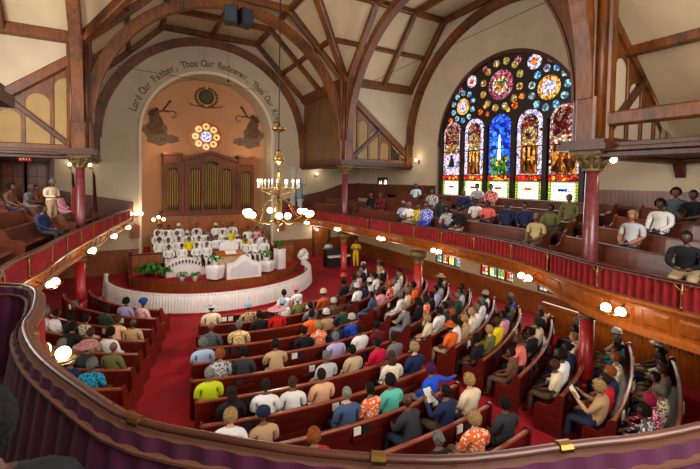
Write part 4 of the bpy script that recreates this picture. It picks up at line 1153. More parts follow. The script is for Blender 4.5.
# wooden wall boxes
for x, lab in ((-4.19, 'small carved wooden wall box under the bright double lamp'), (4.55, 'small carved wooden wall box on the chandelier side of the alcove')):
    t = thing('wall_box', lab, 'wooden box', (x, YO-.1, 2.0), 'carved wall boxes')
    F = lambda a, b, d, x=x: V((x+a, YO-.14+d, 2.35+b))
    build('body', MB().prism(rect(-.24, .24, -.3, .3), F, 0, .14), M['oak'], t)
    build('crest', MB().prism([(-.28, .3), (.28, .3), (.18, .42), (.06, .44), (0, .52), (-.06, .44), (-.18, .42)], F, -.03, .14), M['oak'], t)
    build('door', MB().prism(rect(-.18, .18, -.24, .22), F, -.03, .01), M['wains'], t)
    build('apron', MB().prism([(-.26, -.3), (.26, -.3), (.14, -.4), (0, -.36), (-.14, -.4)], F, -.02, .14), M['oak'], t)
# flags on poles by the column
def flag(x, y, lab, kind):
    z0 = TZ[0]
    t = thing('flag', lab, 'flag', (x, y, z0), 'flags on poles')
    build('pole', MB().tube([(x, y, z0), (x, y, z0+2.7)], .016, 8).lathe([(.16, z0), (.15, z0+.06), (.03, z0+.1)], (x, y, 0), 12).ball((x, y, z0+2.74), .04, 8, 6), M['gold'], t)
    stripes = [(190, 30, 40), (236, 228, 220)]
    n = 26; cols = 7
    def P(i, j):
        u = i/n; w = .13*(j/cols)*(.6+.9*u)
        an = 2.2*(j/cols)+.5*u
        return V((x+.02+w*1.6*(cos(1.1)+.25*sin(j*2.2)), y-.02-.12*sin(j*1.9)-w*.8, z0+2.62-1.75*u-.16*(j/cols)*(1-u)))
    for q in range(2 if kind == 'us' else 1):
        mb = MB()
        for j in range(cols):
            if kind == 'us' and j % 2 != q: continue
            for i in range(n):
                if kind == 'us' and i < 9: continue
                mb.add([P(i, j), P(i, j+1), P(i+1, j+1), P(i+1, j)], [(0, 1, 2, 3)], True)
        if kind == 'us': build('red_stripes' if q == 0 else 'white_stripes', mb, plain('flag_%s' % ('red' if q == 0 else 'white'), stripes[q], .8), t)
        else: build('fabric', mb, plain('flag_maroon', (104, 16, 30), .8, noise=.2), t)
    if kind == 'us':
        mb = MB()
        for j in range(cols):
            for i in range(9): mb.add([P(i, j), P(i, j+1), P(i+1, j+1), P(i+1, j)], [(0, 1, 2, 3)], True)
        build('blue_field', mb, plain('flag_blue', (30, 40, 90), .8), t)
flag(-6.5, 7.3, 'red white and blue striped flag hanging from a pole by the column', 'us')
flag(-5.75, 7.25, 'dark maroon flag hanging from a pole on the alcove side of the column', 'm')
# statue at the end of the far gallery
sx_, sy_ = 5.55, 12.0
t = thing('statue', 'pale blue-grey robed statue on a tall pedestal at the end of the far gallery', 'statue', (sx_, sy_, 3.0))
build('pedestal', MB().lathe([(.24, 3.05), (.24, 3.2), (.17, 3.3), (.17, 4.0), (.24, 4.1), (.24, 4.18)], (sx_, sy_, 0), 12), M['stone'], t)
mb = MB().lathe([(.22, 4.18), (.2, 4.5), (.15, 4.9), (.18, 5.15), (.16, 5.25), (.06, 5.32), (.05, 5.36)], (sx_, sy_, 0), 14, True, 1, .8)
mb.ball((sx_, sy_, 5.45), .1, 10, 8, .9, 1, 1.15)
mb.tube([(sx_-.15, sy_, 5.2), (sx_-.26, sy_-.1, 4.98), (sx_-.1, sy_-.28, 5.02)], [.06, .05, .035], 8)
mb.tube([(sx_+.15, sy_, 5.2), (sx_+.3, sy_-.08, 5.05), (sx_+.34, sy_-.2, 5.3)], [.06, .05, .035], 8)
build('robed_figure', mb, M['statue'], t)
build('staff', MB().tube([(sx_+.34, sy_-.2, 4.2), (sx_+.34, sy_-.2, 5.7)], .014, 6), M['gold'], t)
# pale pilaster strip behind the statue
struct('trim_12', MB().prism(rect(5.15, 5.5, 3.0, 6.4), frO, -.12, 0), M['stone'])
# hanging speaker cluster, microphone, tie rods
t = thing('speaker_cluster', 'black loudspeaker cluster hanging under the roof above the choir', 'loudspeaker', (-.57, 3.5, 11.6))
for k, dx in enumerate((-.28, .28)):
    F = Matrix.Rotation(.25*(1 if k else -1), 3, 'Z')
    c = V((-.57+dx, 3.5, 11.95))
    sp_ = build('speaker_box', MB().obox(c, F @ V((1, 0, 0)), F @ V((0, 1, 0)), V((0, 0, 1)), .25, .25, .32), M['dark'], t)
    build('grille', MB().obox(c+F @ V((0, -.26, 0)), F @ V((1, 0, 0)), F @ V((0, 1, 0)), V((0, 0, 1)), .21, .012, .28), plain('blue_black_grille', (28, 42, 58), .5), sp_)
build('hanging_cable', MB().tube([(-.57, 3.5, 12.2), (-.57, 3.5, ZT)], .015, 6).tube([(-.8, 3.5, 12.2), (-.57, 3.5, 13.2), (-.3, 3.5, 12.2)], .01, 6), M['iron'], t)
def cable(p0, p1, lab, r=.012, n=2, sag=0):
    p0, p1 = V(p0), V(p1)
    pts = [p0.lerp(p1, i/8)-V((0, 0, sag*sin(PI*i/8))) for i in range(9)]
    return tag(build('cable', MB().tube(pts, r, 6), M['iron']), lab, 'cable', 'thin roof cables')
cable((-5.9, SY, 10.2), (3.6, YO-.2, 11.2), 'thin cable slung across the front of the lettered organ wall')
cable((7.57, 6.6, 11.1), (9.5, -2.88, 12.4), 'thin cable slanting up across the wall beside the great window')
cable((8.6, 4.8, 13.9), (8.6, 4.8, 12.0), 'short thin cord dropping from the roof of the window arm')
t = thing('hanging_microphone', 'tiny dark microphone hanging on a thin wire before the lettered arch', 'microphone', (.7, 11.5, 11.3))
build('wire', MB().tube([(.7, 11.5, 11.35), (.7, 11.5, ZT)], .008, 5), M['iron'], t)
build('capsule', MB().lathe([(.01, 11.2), (.06, 11.24), (.06, 11.36), (.02, 11.4)], (.7, 11.5, 0), 8), M['dark'], t)
PEOPLE = """L 5 -36.1 charcoal grey;L 5 -32.3 charcoal black wide:pink;L 5 -28.4 olive bald;L 6 -28.2 turquoise grey;L 6 -31.4 navy silver;L 4 -32.2 white black;L 4 -35.8 khaki brown;L 3 -31.4 tan bald;L 3 -42.0 cream black;L 3 -35.4 peach brown;L 2 -43.0 darkgreen black;L 1 -43.9 lavender black;L 1 -38.0 pink black turban:blue;L 3 -50.5 white black;L 3 -46.2 black black;L 3 -54.0 silver grey;L 4 -40.2 black black;C 1 -16.8 cream black brim:white;C 1 -7.5 tan black cap:lightblue;C 1 2.0 white black cap:lightblue;C 2 -1.8 red brown wide:pink;C 1 6.6 olive white;C 0 11.1 white black cap:pink;C 2 7.4 grey black;C 3 -15.4 slate bald;C 3 -10.5 gold grey;C 4 -0.2 black black;C 4 2.9 orange blonde;C 4 6.0 navy black;C 5 2.9 lavender grey;C 4 9.4 blue white;C 5 -6.0 tan black;C 4 -16.0 lightblue grey;C 5 -13.3 silver auburn;C 5 -10.4 charcoal black;C 6 -14.2 lime silver;C 7 -11.9 black darkbrown_long;C 7 -8.8 white darkbrown;C 7 -6.2 white brown;C 7 -3.2 peach darkbrown;C 6 -0.9 silver grey;C 8 -2.4 denim silver;C 8 -12.0 white blonde;C 8 -9.5 tan black turban:navy;C 9 -6.6 red auburn;C 8 -0.1 orange black;C 8 2.1 mint black;C 9 1.5 charcoal bald;C 10 0.7 black grey;C 10 4.0 orange blonde;C 9 5.0 navy black;C 8 7.2 blue purple;C 7 5.5 cream brown_long;C 7 9.1 navy blonde;C 6 6.7 crimson black;C 6 2.8 beige black;C 5 7.2 white black;C 6 9.7 grey darkbrown;C 3 12.0 darkgreen brown;C 2 -5.8 black black;C 5 10.8 maroon black;C 10 7.5 charcoal black;C 1 15.6 rust black cap:cream;C 2 13.8 brown white;R 1 27.3 white brown cap:white;R 6 18.6 orange black brim:orange;R 5 19.7 cream blonde;R 4 29.1 orange darkbrown;R 5 23.6 white black;R 6 23.3 tan blonde;R 6 26.3 cream blonde;R 4 36.5 lavender black;R 4 43.7 black black;R 5 34.2 darkgreen grey;R 5 41.6 darkgreen black;R 6 38.6 white white;R 7 34.4 olive brown;R 7 28.2 pink black;R 7 21.5 olive blonde;R 7 17.6 black black;R 7 24.7 yellow brown;R 8 33.6 cream bald;R 8 28.2 cream black cap:darkgreen;R 9 31.1 taupe grey;R 7 30.7 navy black;R 8 20.5 salmon brown;R 8 16.9 brown black;R 9 19.2 white black;R 9 17.0 cream brown;R 9 21.5 navy black;R 9 23.5 tan grey;R 10 15.1 tan blonde;R 10 19.0 navy auburn;R 11 26.3 white black;R 11 20.5 taupe black;R 11 18.2 cream grey;R 11 14.6 slate black;R 11 16.3 magenta magenta;R 11 24.1 black black;R 10 24.6 charcoal darkbrown;R 10 27.1 turquoise grey;C 9 8.0 cream blonde;R 0 57.5 white brown;R 0 30.3 black black;R 0 38.2 grey black;R 1 45.0 white black;R 2 39.3 white grey;R 1 36.2 white black cap:white;R 2 51.7 cream black;R 2 35.1 red orange;R 1 31.6 navy brown;R 2 24.8 denim black;R 3 28.2 white grey;R 2 28.9 pink brown;R 4 21.0 grey silver;R 4 25.3 black black;R 3 38.1 orange black;R 4 32.4 black black;R 5 26.3 charcoal black;R 5 29.3 rust brown;R 6 29.3 white grey;R 6 32.4 white grey;R 6 36.0 navy black;R 8 23.8 black black;R 9 25.7 cream blonde;R 11 22.3 taupe brown"""
GALLERY = """0 -10.92 lavender pink;0 -11.42 white grey;0 -11.92 yellow black;0 -12.41 blue black;3 -8.86 lightblue brown;2 -10.92 grey black;0 -13.70 silver black;0 -14.22 black black;1 -14.22 white black;1 -14.86 coral black;1 -15.69 navy brown;1 -16.40 navy black;0 -17.49 khaki grey;1 -17.35 olive black;2 -17.21 olive grey;3 -12.88 silver black;3 -13.51 red black;1 -19.76 silver blonde;2 -19.68 white black;3 -19.24 slate darkbrown;0 -21.95 black black;3 -19.84 black black;1 -7.26 black black;1 -8.19 maroon brown;2 5.56 grey grey;2 4.74 rust black;1 4.74 pink brown;0 9.71 navy black;2 7.06 brown black;2 -12.88 navy grey;1 -12.41 darkgreen black"""
# ------------------------------------------------------------------ pews
PC = V((0, 7.225, 0))
RC = [6.5,7.35,8.2,9.05,9.95,10.8,11.7,12.55,13.45,14.35,15.25]
RL = [5.87,6.7,7.6,8.42,9.24,10.1,10.95,11.8]
RR = [6.9,7.75,8.65,9.55,10.5,11.4,12.3,13.2,14.2,15.2,16.2,17.1]
XC0 = [-2.24,-2.44,-2.62,-2.78,-2.97,-3.09,-3.1,-3.13,-3.13,-3.13,-3.13]
def lim(b, k):
    if b == 'C': return XC0[k], 2.25
    if b == 'L': return max(-7.6, -(RL[k]-.05)*.999), -3.35-.17*k
    return 3.05+.08*k, min(8.3, 7.0+.25*k, RR[k]*.93)
ORD = ['first','second','third','fourth','fifth','sixth','seventh','eighth','ninth','tenth','eleventh','twelfth','thirteenth','fourteenth','fifteenth','sixteenth','seventeenth','eighteenth']
BN = {'C': 'centre block', 'L': 'block on the flags side', 'R': 'crowded side block'}
BS = {'C': 'centre', 'L': 'flags-side', 'R': 'crowded side'}
def strip(mb, F, u0, u1, prof, step=.3, smooth=False):
    n = max(1, int(abs(u1-u0)/step)); k = len(prof); vs = []
    for i in range(n+1):
        u = u0+(u1-u0)*i/n
        vs += [F(u, o)+V((0, 0, z)) for o, z in prof]
    fs = [(i*k+j, i*k+(j+1) % k, (i+1)*k+(j+1) % k, (i+1)*k+j) for i in range(n) for j in range(k)]
    fs += [tuple(range(k-1, -1, -1)), tuple(n*k+j for j in range(k))]
    mb.add(vs, fs, smooth); return mb
def pew(F, u0, u1, label, group, mat, railmat, racks=0, books=None, base=0.0):
    c = F((u0+u1)/2, 0); z = base
    t = thing('pew', label, 'pew', (c.x, c.y, z), group)
    S = lambda pr: [(o, a+z) for o, a in pr]
    mb = strip(MB(), F, u0, u1, S([(-.03, .38), (.03, .86), (.065, .86), (.015, .36)]))
    strip(mb, F, u0, u1, S([(0, .05), (0, .38), (.02, .38), (.02, .05)]))
    build('backrest', mb, mat, t)
    build('top_rail', strip(MB(), F, u0, u1, S([(.01, .86), (.01, .895), (.03, .905), (.075, .905), (.09, .89), (.09, .86)])), railmat, t)
    build('seat', strip(MB(), F, u0, u1, S([(-.43, .41), (-.43, .45), (-.01, .43), (-.01, .39)])), mat, t)
    for u, d in ((u0, -1), (u1, 1)):
        pr = [(-.46, 0), (.1, 0), (.13, .9), (.1, .95), (.04, .96), (-.02, .9), (-.1, .7), (-.2, .62), (-.4, .62), (-.47, .56)]
        e = .05*d
        vs = [F(u, o)+V((0, 0, a+z)) for o, a in pr]+[F(u+e, o)+V((0, 0, a+z)) for o, a in pr]
        n = len(pr); tr = tessellate_polygon([[V((a, b, 0)) for a, b in pr]])
        fs = [(i, (i+1) % n, n+(i+1) % n, n+i) for i in range(n)]+[tuple(q) for q in tr]+[tuple(n+i for i in q) for q in tr]
        build('end_panel', MB().add(vs, fs), mat, t)
    L = u1-u0
    for q in range(racks):
        uc = u0+L*(q+.5)/racks+.15
        if uc+.35 > u1: uc = u1-.4
        mb = strip(MB(), F, uc-.32, uc+.32, S([(.05, .60), (.05, .615), (.125, .615), (.125, .60)]))
        strip(mb, F, uc-.32, uc+.32, S([(.115, .61), (.115, .70), (.13, .70), (.13, .61)]))
        build('book_rack', mb, mat, t)
        if books:
            for w in range(books[1]):
                if rnd.random() < .2: continue
                ub = uc-.22+.2*w; white = rnd.random() < .28
                mb = strip(MB(), F, ub-.075, ub+.075, S([(.078, .617), (.078, .84), (.112, .84), (.112, .617)]), .2)
                b = build('hymn_book' if not white else 'service_booklet', mb, M['book'] if not white else M['paper'])
                tag(b, ('dark hymn book' if not white else 'white service booklet')+' in the rack of the %s' % books[0], 'book', ('hymn books' if not white else 'booklets')+' of the %s' % books[0])
    return t
def Fm(R): return lambda u, o: V((( R+o)*sin(u/R), 7.225-(R+o)*cos(u/R), 0))
for b, RS in (('C', RC), ('L', RL), ('R', RR)):
    for k, R in enumerate(RS):
        x0, x1 = lim(b, k)
        u0, u1 = R*asin(max(-.98, x0/R)), R*asin(min(.98, x1/R))
        nm = '%s pew from the platform in the %s' % (ORD[k], BN[b])
        pew(Fm(R), u0+.05, u1-.05, 'curved mahogany church pew, %s' % nm, 'pews of the %s' % BN[b], M['pew'], M['pewrail'],
            {'C': 3, 'L': 2, 'R': 3}[b], ('%s %s pew' % (ORD[k], BS[b]), 3 if b == 'R' else 2))
def Fg(off): return lambda u, o: at(u, off+o)[0]
GSEG = [((LEN-6.6, LEN-2.0), 'stretch next to the statue'), ((LEN-11.8, LEN-7.1), 'stretch past the slim column'), ((LEN-17.6, LEN-12.3), 'stretch below the stained glass window'), ((s_of(4.76, -10.2), s_of(5.7, -5.2)), 'stretch beside the purple-red column'), ((3.0, 7.0), 'stretch by the flags'), ((7.8, 11.8), 'stretch just below the usher'), ((12.6, 16.2), 'stretch at the edge behind the railing')]
for (s0, s1), nm in GSEG:
    for j in range(2 if s0 > LEN-7 else 4):
        sd = 'far' if s0 > 30 else 'usher side'
        pew(Fg(1.22+.92*j), s0, s1, 'brown gallery pew in the %s row, %s' % (ORD[j], nm), 'gallery pews of the %s gallery' % sd, M['gpew'], M['gpew'], 0, None, TZ[j])
for j, (y, z) in enumerate(zip(rows_y, rows_z)):
    F = lambda u, o, y=y: V((u, y+.28+o, 0))
    w = 3.0 if j == 0 else 3.35
    pew(F, -w, w, 'plain wooden choir bench, %s row from the pulpit' % ORD[j], 'choir benches', M['wains'], M['oak'], 0, None, z)

# ------------------------------------------------------------------ people
def sk(n, c, r=.8): return plain(n, c, .5, noise=.08, scale=6)
SKIN = [sk('skin_deep', (74, 44, 30)), sk('skin_brown', (112, 68, 46)), sk('skin_tan', (160, 108, 76)), sk('skin_light', (206, 158, 128))]
CL = cloth('clothes'); CLP = [cloth('clothes_light_print', (236, 226, 214)), cloth('clothes_dark_print', (60, 44, 44))]
HAIR = cloth('hair_fibre', hairy=True)
BOT = [plain('dark_trousers', (26, 26, 32), .85), plain('brown_skirt', (84, 60, 46), .85), plain('tan_trousers', (170, 146, 112), .85), plain('navy_skirt', (30, 36, 66), .85)]
SHOE = plain('shoe_leather', (24, 18, 16), .4); EYE = plain('eye_dark', (14, 10, 8), .3); LIP = plain('lip', (110, 50, 44), .5)
def skin_mesh(chains, sub=1):
    """chains: list of (parent key or None, [(key,x,y,z,r)...]); returns evaluated mesh"""
    vs = []; es = []; rs = []; idx = {}; roots = []
    for par, pts in chains:
        prev = idx.get(par) if par else None
        if par is None: roots.append(len(vs))
        for key, x, y, z, r in pts:
            idx[key] = len(vs); vs.append((x, y, z)); rs.append(r)
            if prev is not None: es.append((prev, len(vs)-1))
            prev = len(vs)-1
    me = bpy.data.meshes.new('skel'); me.from_pydata(vs, es, [])
    o = bpy.data.objects.new('skel', me); COL.objects.link(o)
    o.modifiers.new('s', 'SKIN')
    sv = me.skin_vertices[0].data
    for i, r in enumerate(rs):
        rr = r if isinstance(r, tuple) else (r, r)
        sv[i].radius = rr; sv[i].use_root = i in roots
    m = o.modifiers.new('d', 'SUBSURF'); m.levels = sub; m.render_levels = sub
    dg = bpy.context.evaluated_depsgraph_get(); dg.update()
    out = bpy.data.meshes.new_from_object(o.evaluated_get(dg))
    V_ = [v.co.copy() for v in out.vertices]; F_ = [tuple(p.vertices) for p in out.polygons]
    bpy.data.objects.remove(o); bpy.data.meshes.remove(me); bpy.data.meshes.remove(out)
    return V_, F_
def segdist(p, a, b):
    ab = b-a; t = max(0, min(1, (p-a).dot(ab)/max(ab.dot(ab), 1e-9))); return (p-(a+ab*t)).length
def make_body(name, pose, short=False):
    st = pose == 'stand'
    hz = 0 if not st else .40
    lean = {'lean': .12}.get(pose, 0)
    w = 1.12
    ch = [(None, [('pel', 0, 0, .58+hz, (.17, .13)), ('sp', 0, -.02+lean*.3, .76+hz, (.165, .115)), ('ch', 0, -.03+lean*.7, .93+hz, (.18, .125)), ('up', 0, -.02+lean, 1.05+hz, (.11, .085)), ('nk', 0, 0+lean, 1.12+hz, .056), ('nt', 0, .012+lean, 1.19+hz, .054)])]
    seg = [('pel', 'sp', 0), ('sp', 'ch', 0), ('ch', 'up', 0), ('up', 'nk', 0), ('nk', 'nt', 2)]
    for s, nm in ((-1, 'l'), (1, 'r')):
        if st:
            ch.append(('pel', [(nm+'hip', .09*s, 0, .50+hz, .11), (nm+'kn', .1*s, .02, .52, .075), (nm+'an', .1*s, -.01, .1, .048), (nm+'to', .12*s, .14, .04, .042)]))
        else:
            sp = .13 if pose != 'cross' else .16
            ch.append(('pel', [(nm+'hip', .11*s, .08, .545, .105), (nm+'kn', sp*s, .47, .53, .078), (nm+'an', sp*s, .5, .1, .046), (nm+'to', (sp+.02)*s, .65, .04, .04)]))
        seg += [('pel', nm+'hip', 1), (nm+'hip', nm+'kn', 1), (nm+'kn', nm+'an', 1), (nm+'an', nm+'to', 3)]
        sh = (.18*w*s, -.03+lean, 1.03+hz)
        if pose == 'paper': el = (.25*s, .1, .82); wr = (.14*s, .34, .95); hd = (.12*s, .40, 1.01); dv = V((0, .25, 1)).normalized()
        elif pose == 'stand': el = (.25*s, .0, .80+hz); wr = (.06*s, .2, .78+hz); hd = (.0, .23, .78+hz); dv = V((-s, .25, -.1)).normalized()
        elif pose == 'rest' and s > 0: el = (.40, -.1, .95); wr = (.62, -.12, .96); hd = (.69, -.11, .96); dv = V((1, .1, -.15)).normalized()
        elif pose == 'lean': el = (.24*s, .2, .80); wr = (.1*s, .42, .74); hd = (.05*s, .48, .73); dv = V((-.35*s, 1, -.1)).normalized()
        else: el = (.235*s, .02, .80); wr = (.13*s, .27, .66); hd = (.08*s, .33, .655); dv = V((-.5*s, 1, -.25)).normalized()
        ch.append(('up', [(nm+'sh', *sh, .078), (nm+'el', *el, .058), (nm+'wr', *wr, .034), (nm+'hd', *hd, (.04, .022))]))
        seg += [('up', nm+'sh', 0), (nm+'sh', nm+'el', 0), (nm+'el', nm+'wr', 2 if short else 0), (nm+'wr', nm+'hd', 2)]
        # five fingers rooted in the palm
        H = V(hd); wv = (H-V(wr)).normalized(); side = wv.cross(V((0, 0, 1)))
        side = side.normalized() if side.length > .1 else V((s, 0, 0))
        down = V((0, 0, -1)) if pose != 'paper' else V((0, 1, 0))
        for q in range(4):
            b = H+side*((q-1.5)*.017); L = (.06, .072, .068, .052)[q]
            ch.append((None, [(nm+'f%da' % q, *(b-wv*.01), .0095), (nm+'f%db' % q, *(b+wv*(L*.5)), .009), (nm+'f%dc' % q, *(b+wv*(L*.9)+down*(L*.35)), .0075)]))
        ts = side*(-s if pose != 'paper' else -s)
        ch.append((None, [(nm+'ta', *(H-wv*.03+ts*.015), .011), (nm+'tb', *(H-wv*.005+ts*.042), .0095), (nm+'tc', *(H+wv*.022+ts*.05+down*.01), .008)]))
    vs, fs = skin_mesh(ch)
    pos = {k: V((x, y, z)) for _, pts in ch for k, x, y, z, r in pts}
    mb = MB()
    segs = [(pos[a], pos[b], m) for a, b, m in seg]
    mb.add(vs, [])
    for f in fs:
        c = sum((vs[i] for i in f), V((0, 0, 0)))/len(f)
        best = min(segs, key=lambda q: segdist(c, q[0], q[1]))
        m = best[2]
        near_hand = any((c-pos[h]).length < .14 and (c-pos[h]).length < (c-pos[wr]).length+.03 for h, wr in (('lhd', 'lwr'), ('rhd', 'rwr')))
        if near_hand and m == 1 and (c.z > .64): m = 2
        mb.f.append(list(f)); mb.m.append(m); mb.sm.append(True)
    # head
    hc = pos['nt']+V((0, .018, .10)); mb.cm = 2
    vs, fs = [], []
    n, mm = 18, 12
    for i in range(mm+1):
        th = PI*i/mm
        for k in range(n):
            a = 2*PI*k/n
            x, y, z = sin(th)*cos(a), sin(th)*sin(a), -cos(th)
            X, Y, Z = x*.077, y*.095, z*.118
            if z < 0: X *= 1-.25*abs(z); Y *= 1-.12*abs(z); Y += .012*abs(z)
            if y > .85 and -.35 < z < .12: Y += .018*(1-abs(x)*3.2) if abs(x) < .31 else 0
            if y > .3 and .0 < z < .3 and .2 < abs(x) < .6: Y -= .006
            vs.append(hc+V((X, Y, Z)))
    fs = [(i*n+k, i*n+(k+1) % n, (i+1)*n+(k+1) % n, (i+1)*n+k) for i in range(mm) for k in range(n)]
    mb.add(vs, fs, True)
    for s in (-1, 1):
        mb.cm = 2; mb.ball(hc+V((.078*s, -.005, -.005)), .026, 8, 6, .4, .8, 1.1)
        mb.cm = 4; mb.ball(hc+V((.03*s, .086, .012)), .0105, 8, 6, 1.2, .6, .8)
    mb.cm = 2; mb.ball(hc+V((0, .1, -.018)), .014, 8, 6, .8, 1, 1.3)
    mb.cm = 5; mb.ball(hc+V((0, .088, -.055)), .02, 8, 6, 1, .45, .35)
    me = bpy.data.meshes.new(name)
    me.from_pydata([tuple(p) for p in mb.v], [], mb.f)
    for m in (CL, BOT[0], SKIN[0], SHOE, EYE, LIP): me.materials.append(m)
    me.polygons.foreach_set('material_index', mb.m); me.polygons.foreach_set('use_smooth', mb.sm)
    me.validate(); me.update()
    return me, hc
BODY = {}
for p in ('sit', 'lean', 'rest', 'paper', 'stand'):
    for sh in (False, True): BODY[p, sh] = make_body('person', p, sh)
HC0 = BODY['sit', False][1]
def hair_mesh(kind):
    mb = MB(); n, mm = 18, 12
    def shell(rx, ry, rz, keep, cz=.012, cy=-.008, wob=0):
        vs = []; fs = []
        for i in range(mm+1):
            th = PI*i/mm
            for k in range(n):
                a = 2*PI*k/n; x, y, z = sin(th)*cos(a), sin(th)*sin(a), -cos(th)
                w = 1+wob*sin(5*a+i)*cos(3*a-2*i)
                vs.append(V((x*rx*w, y*ry*w+cy, z*rz*w+cz)))
        for i in range(mm):
            for k in range(n):
                q = (i*n+k, i*n+(k+1) % n, (i+1)*n+(k+1) % n, (i+1)*n+k)
                a = 2*PI*(k+.5)/n; th = PI*(i+.5)/mm
                if keep(sin(th)*cos(a), sin(th)*sin(a), -cos(th)): fs.append(q)
        mb.add(vs, fs, True)
    std = lambda x, y, z: (z > .42) or (y < .25 and z > -.35) or (y < -.1 and z > -.62)
    if kind == 'short': shell(.088, .106, .124, std, wob=.045)
    elif kind == 'full': shell(.112, .122, .142, lambda x, y, z: (z > .4) or (y < .35 and z > -.6), wob=.07)
    elif kind == 'bun':
        shell(.088, .106, .124, std); mb.ball((0, -.11, .05), .05, 10, 8)
    elif kind == 'long':
        shell(.092, .108, .126, lambda x, y, z: (z > .4) or (y < .3 and z > -.8), wob=.03)
        mb.lathe([(.05, -.30), (.085, -.24), (.095, -.1), (.085, .02)], (0, -.07, 0), 12, True, 1, .62)
    elif kind == 'brim':
        mb.lathe([(.0, .15), (.05, .148), (.082, .125), (.092, .06), (.095, .045), (.17, .03), (.172, .022), (.09, .03)], (0, 0, .01), 20, True, 1, 1.12)
    elif kind == 'wide':
        mb.lathe([(.0, .15), (.06, .145), (.09, .11), (.1, .055), (.19, .055), (.25, .02), (.252, .01), (.18, .04), (.09, .04)], (0, -.01, .01), 24, True, 1.1, 1)
    elif kind == 'cap':
        mb.lathe([(.0, .135), (.06, .13), (.1, .095), (.112, .04), (.105, .0), (.125, -.012), (.12, -.02), (.095, 0)], (0, -.012, .02), 18, True, .95, 1.1)
    elif kind == 'turban':
        mb.ball((0, -.012, .085), .125, 16, 10, 1, 1.08, .68); mb.tube([(.1*cos(q*.7), -.01+.115*sin(q*.7), .045+.012*sin(q*1.4)) for q in range(10)], .03, 8)
    me = bpy.data.meshes.new('hair'); me.from_pydata([tuple(p) for p in mb.v], [], mb.f)
    me.materials.append(HAIR); me.polygons.foreach_set('use_smooth', [True]*len(mb.f)); me.validate(); me.update(); return me
HM = {k: hair_mesh(k) for k in ('short', 'full', 'bun', 'long', 'brim', 'wide', 'cap', 'turban')}
TOPC = dict(lime=(196, 214, 30), turquoise=(20, 160, 200), navy=(34, 42, 78), black=(24, 24, 28), charcoal=(52, 52, 58), grey=(120, 120, 122), silver=(186, 186, 190), white=(232, 230, 228), cream=(226, 208, 176), tan=(190, 156, 116), beige=(196, 172, 136), khaki=(178, 160, 112), olive=(104, 104, 60), green=(50, 110, 60), darkgreen=(40, 70, 56), mint=(96, 200, 176), lavender=(176, 166, 210), blue=(34, 84, 210), lightblue=(170, 198, 228), denim=(66, 88, 122), slate=(78, 90, 98), red=(206, 30, 30), crimson=(206, 22, 62), magenta=(196, 20, 90), pink=(228, 158, 172), coral=(236, 104, 96), salmon=(228, 120, 108), orange=(240, 106, 40), rust=(172, 78, 36), yellow=(232, 206, 30), gold=(206, 166, 80), brown=(104, 70, 50), maroon=(96, 24, 34), peach=(228, 176, 136), taupe=(134, 116, 100), robe=(232, 230, 226))
TOPN = dict(darkgreen='dark green', lightblue='light blue', blue='bright blue', slate='slate grey')
HAIRC = dict(black=(20, 16, 16), darkbrown=(44, 28, 22), brown=(84, 54, 34), auburn=(170, 92, 44), blonde=(196, 160, 104), grey=(132, 132, 128), silver=(160, 158, 152), white=(204, 202, 196), purple=(92, 30, 90), magenta=(190, 20, 80), pink=(220, 160, 170), orange=(226, 90, 50))
pcount = [0]
def person(loc, rot, top, hair, hat, label, pose='sit', robe=False, group=None, scale=1.0, skin=None, pat=None):
    R = random.Random(pcount[0]*31+5); pcount[0] += 1
    me, hc = BODY[pose, (not robe) and R.random() < .35]
    o = bpy.data.objects.new('person', me); COL.objects.link(o)
    o.location = loc; o.rotation_euler = (0, 0, rot+R.uniform(-.12, .12)); sc = scale*R.uniform(.97, 1.05); o.scale = (sc*1.08, sc*1.05, sc)
    tag(o, label, 'person', group)
    c = lin(TOPC[top]); o.color = c
    top_m = CL if pat is None else CLP[pat]
    if pat is None and not robe and R.random() < .16: top_m = CLP[R.randrange(2)] if top not in ('black', 'navy', 'charcoal') else CL
    if hair in ('blonde', 'auburn') or (hair in ('silver',) and R.random() < .5): sk_ = R.choice((2, 3, 3))
    else: sk_ = R.choice((0, 0, 1, 1, 1))
    if skin is not None: sk_ = skin
    for i, m in enumerate((top_m, CL if robe or (R.random() < .2 and top not in ('tan', 'beige', 'peach', 'brown', 'khaki', 'taupe', 'cream', 'rust')) else R.choice(BOT), SKIN[sk_])):
        o.material_slots[i].link = 'OBJECT'; o.material_slots[i].material = m
    def child(nm, kind, col, lab=None):
        h = bpy.data.objects.new(nm, HM[kind]); COL.objects.link(h); h.parent = o; h.location = hc
        h.rotation_euler = (R.uniform(-.05, .05), 0, R.uniform(-.2, .2)); h.color = lin(col)
        if lab: h['label'] = lab
    hk = hair.split('_')
    if hat:
        kind, col = hat.split(':')
        if kind != 'turban' and hk[0] in HAIRC: child('hair', 'short', HAIRC[hk[0]])
        child('head_wrap' if kind == 'turban' else 'hat', kind, TOPC.get(col, (200, 200, 200)))
    elif hk[0] != 'bald':
        kind = 'long' if len(hk) > 1 else R.choice(('short', 'short', 'full', 'bun', 'short') if hk[0] != 'white' else ('cap',))
        if hk[0] in ('auburn', 'purple', 'magenta', 'orange', 'blonde'): kind = 'full'
        child('hair', kind, HAIRC[hk[0]])
    return o
def look(top, hair, hat):
    s = 'in %s' % TOPN.get(top, top)
    if hat:
        k, c = hat.split(':'); s += ' with %s %s' % (TOPN.get(c, c), {'brim': 'brimmed hat', 'wide': 'wide hat', 'cap': 'small hat', 'turban': 'head wrap'}[k])
    elif hair != 'bald':
        s += ' with %s hair' % hair.replace('_', ' ').replace('darkbrown', 'dark brown')
    else: s += ' with bald head'
    return s
occ = {}
for e in PEOPLE.split(';'):
    a = e.split(); occ.setdefault((a[0], int(a[1])), []).append((float(a[2]), a[3], a[4], a[5] if len(a) > 5 else '', False))
FR = random.Random(11)
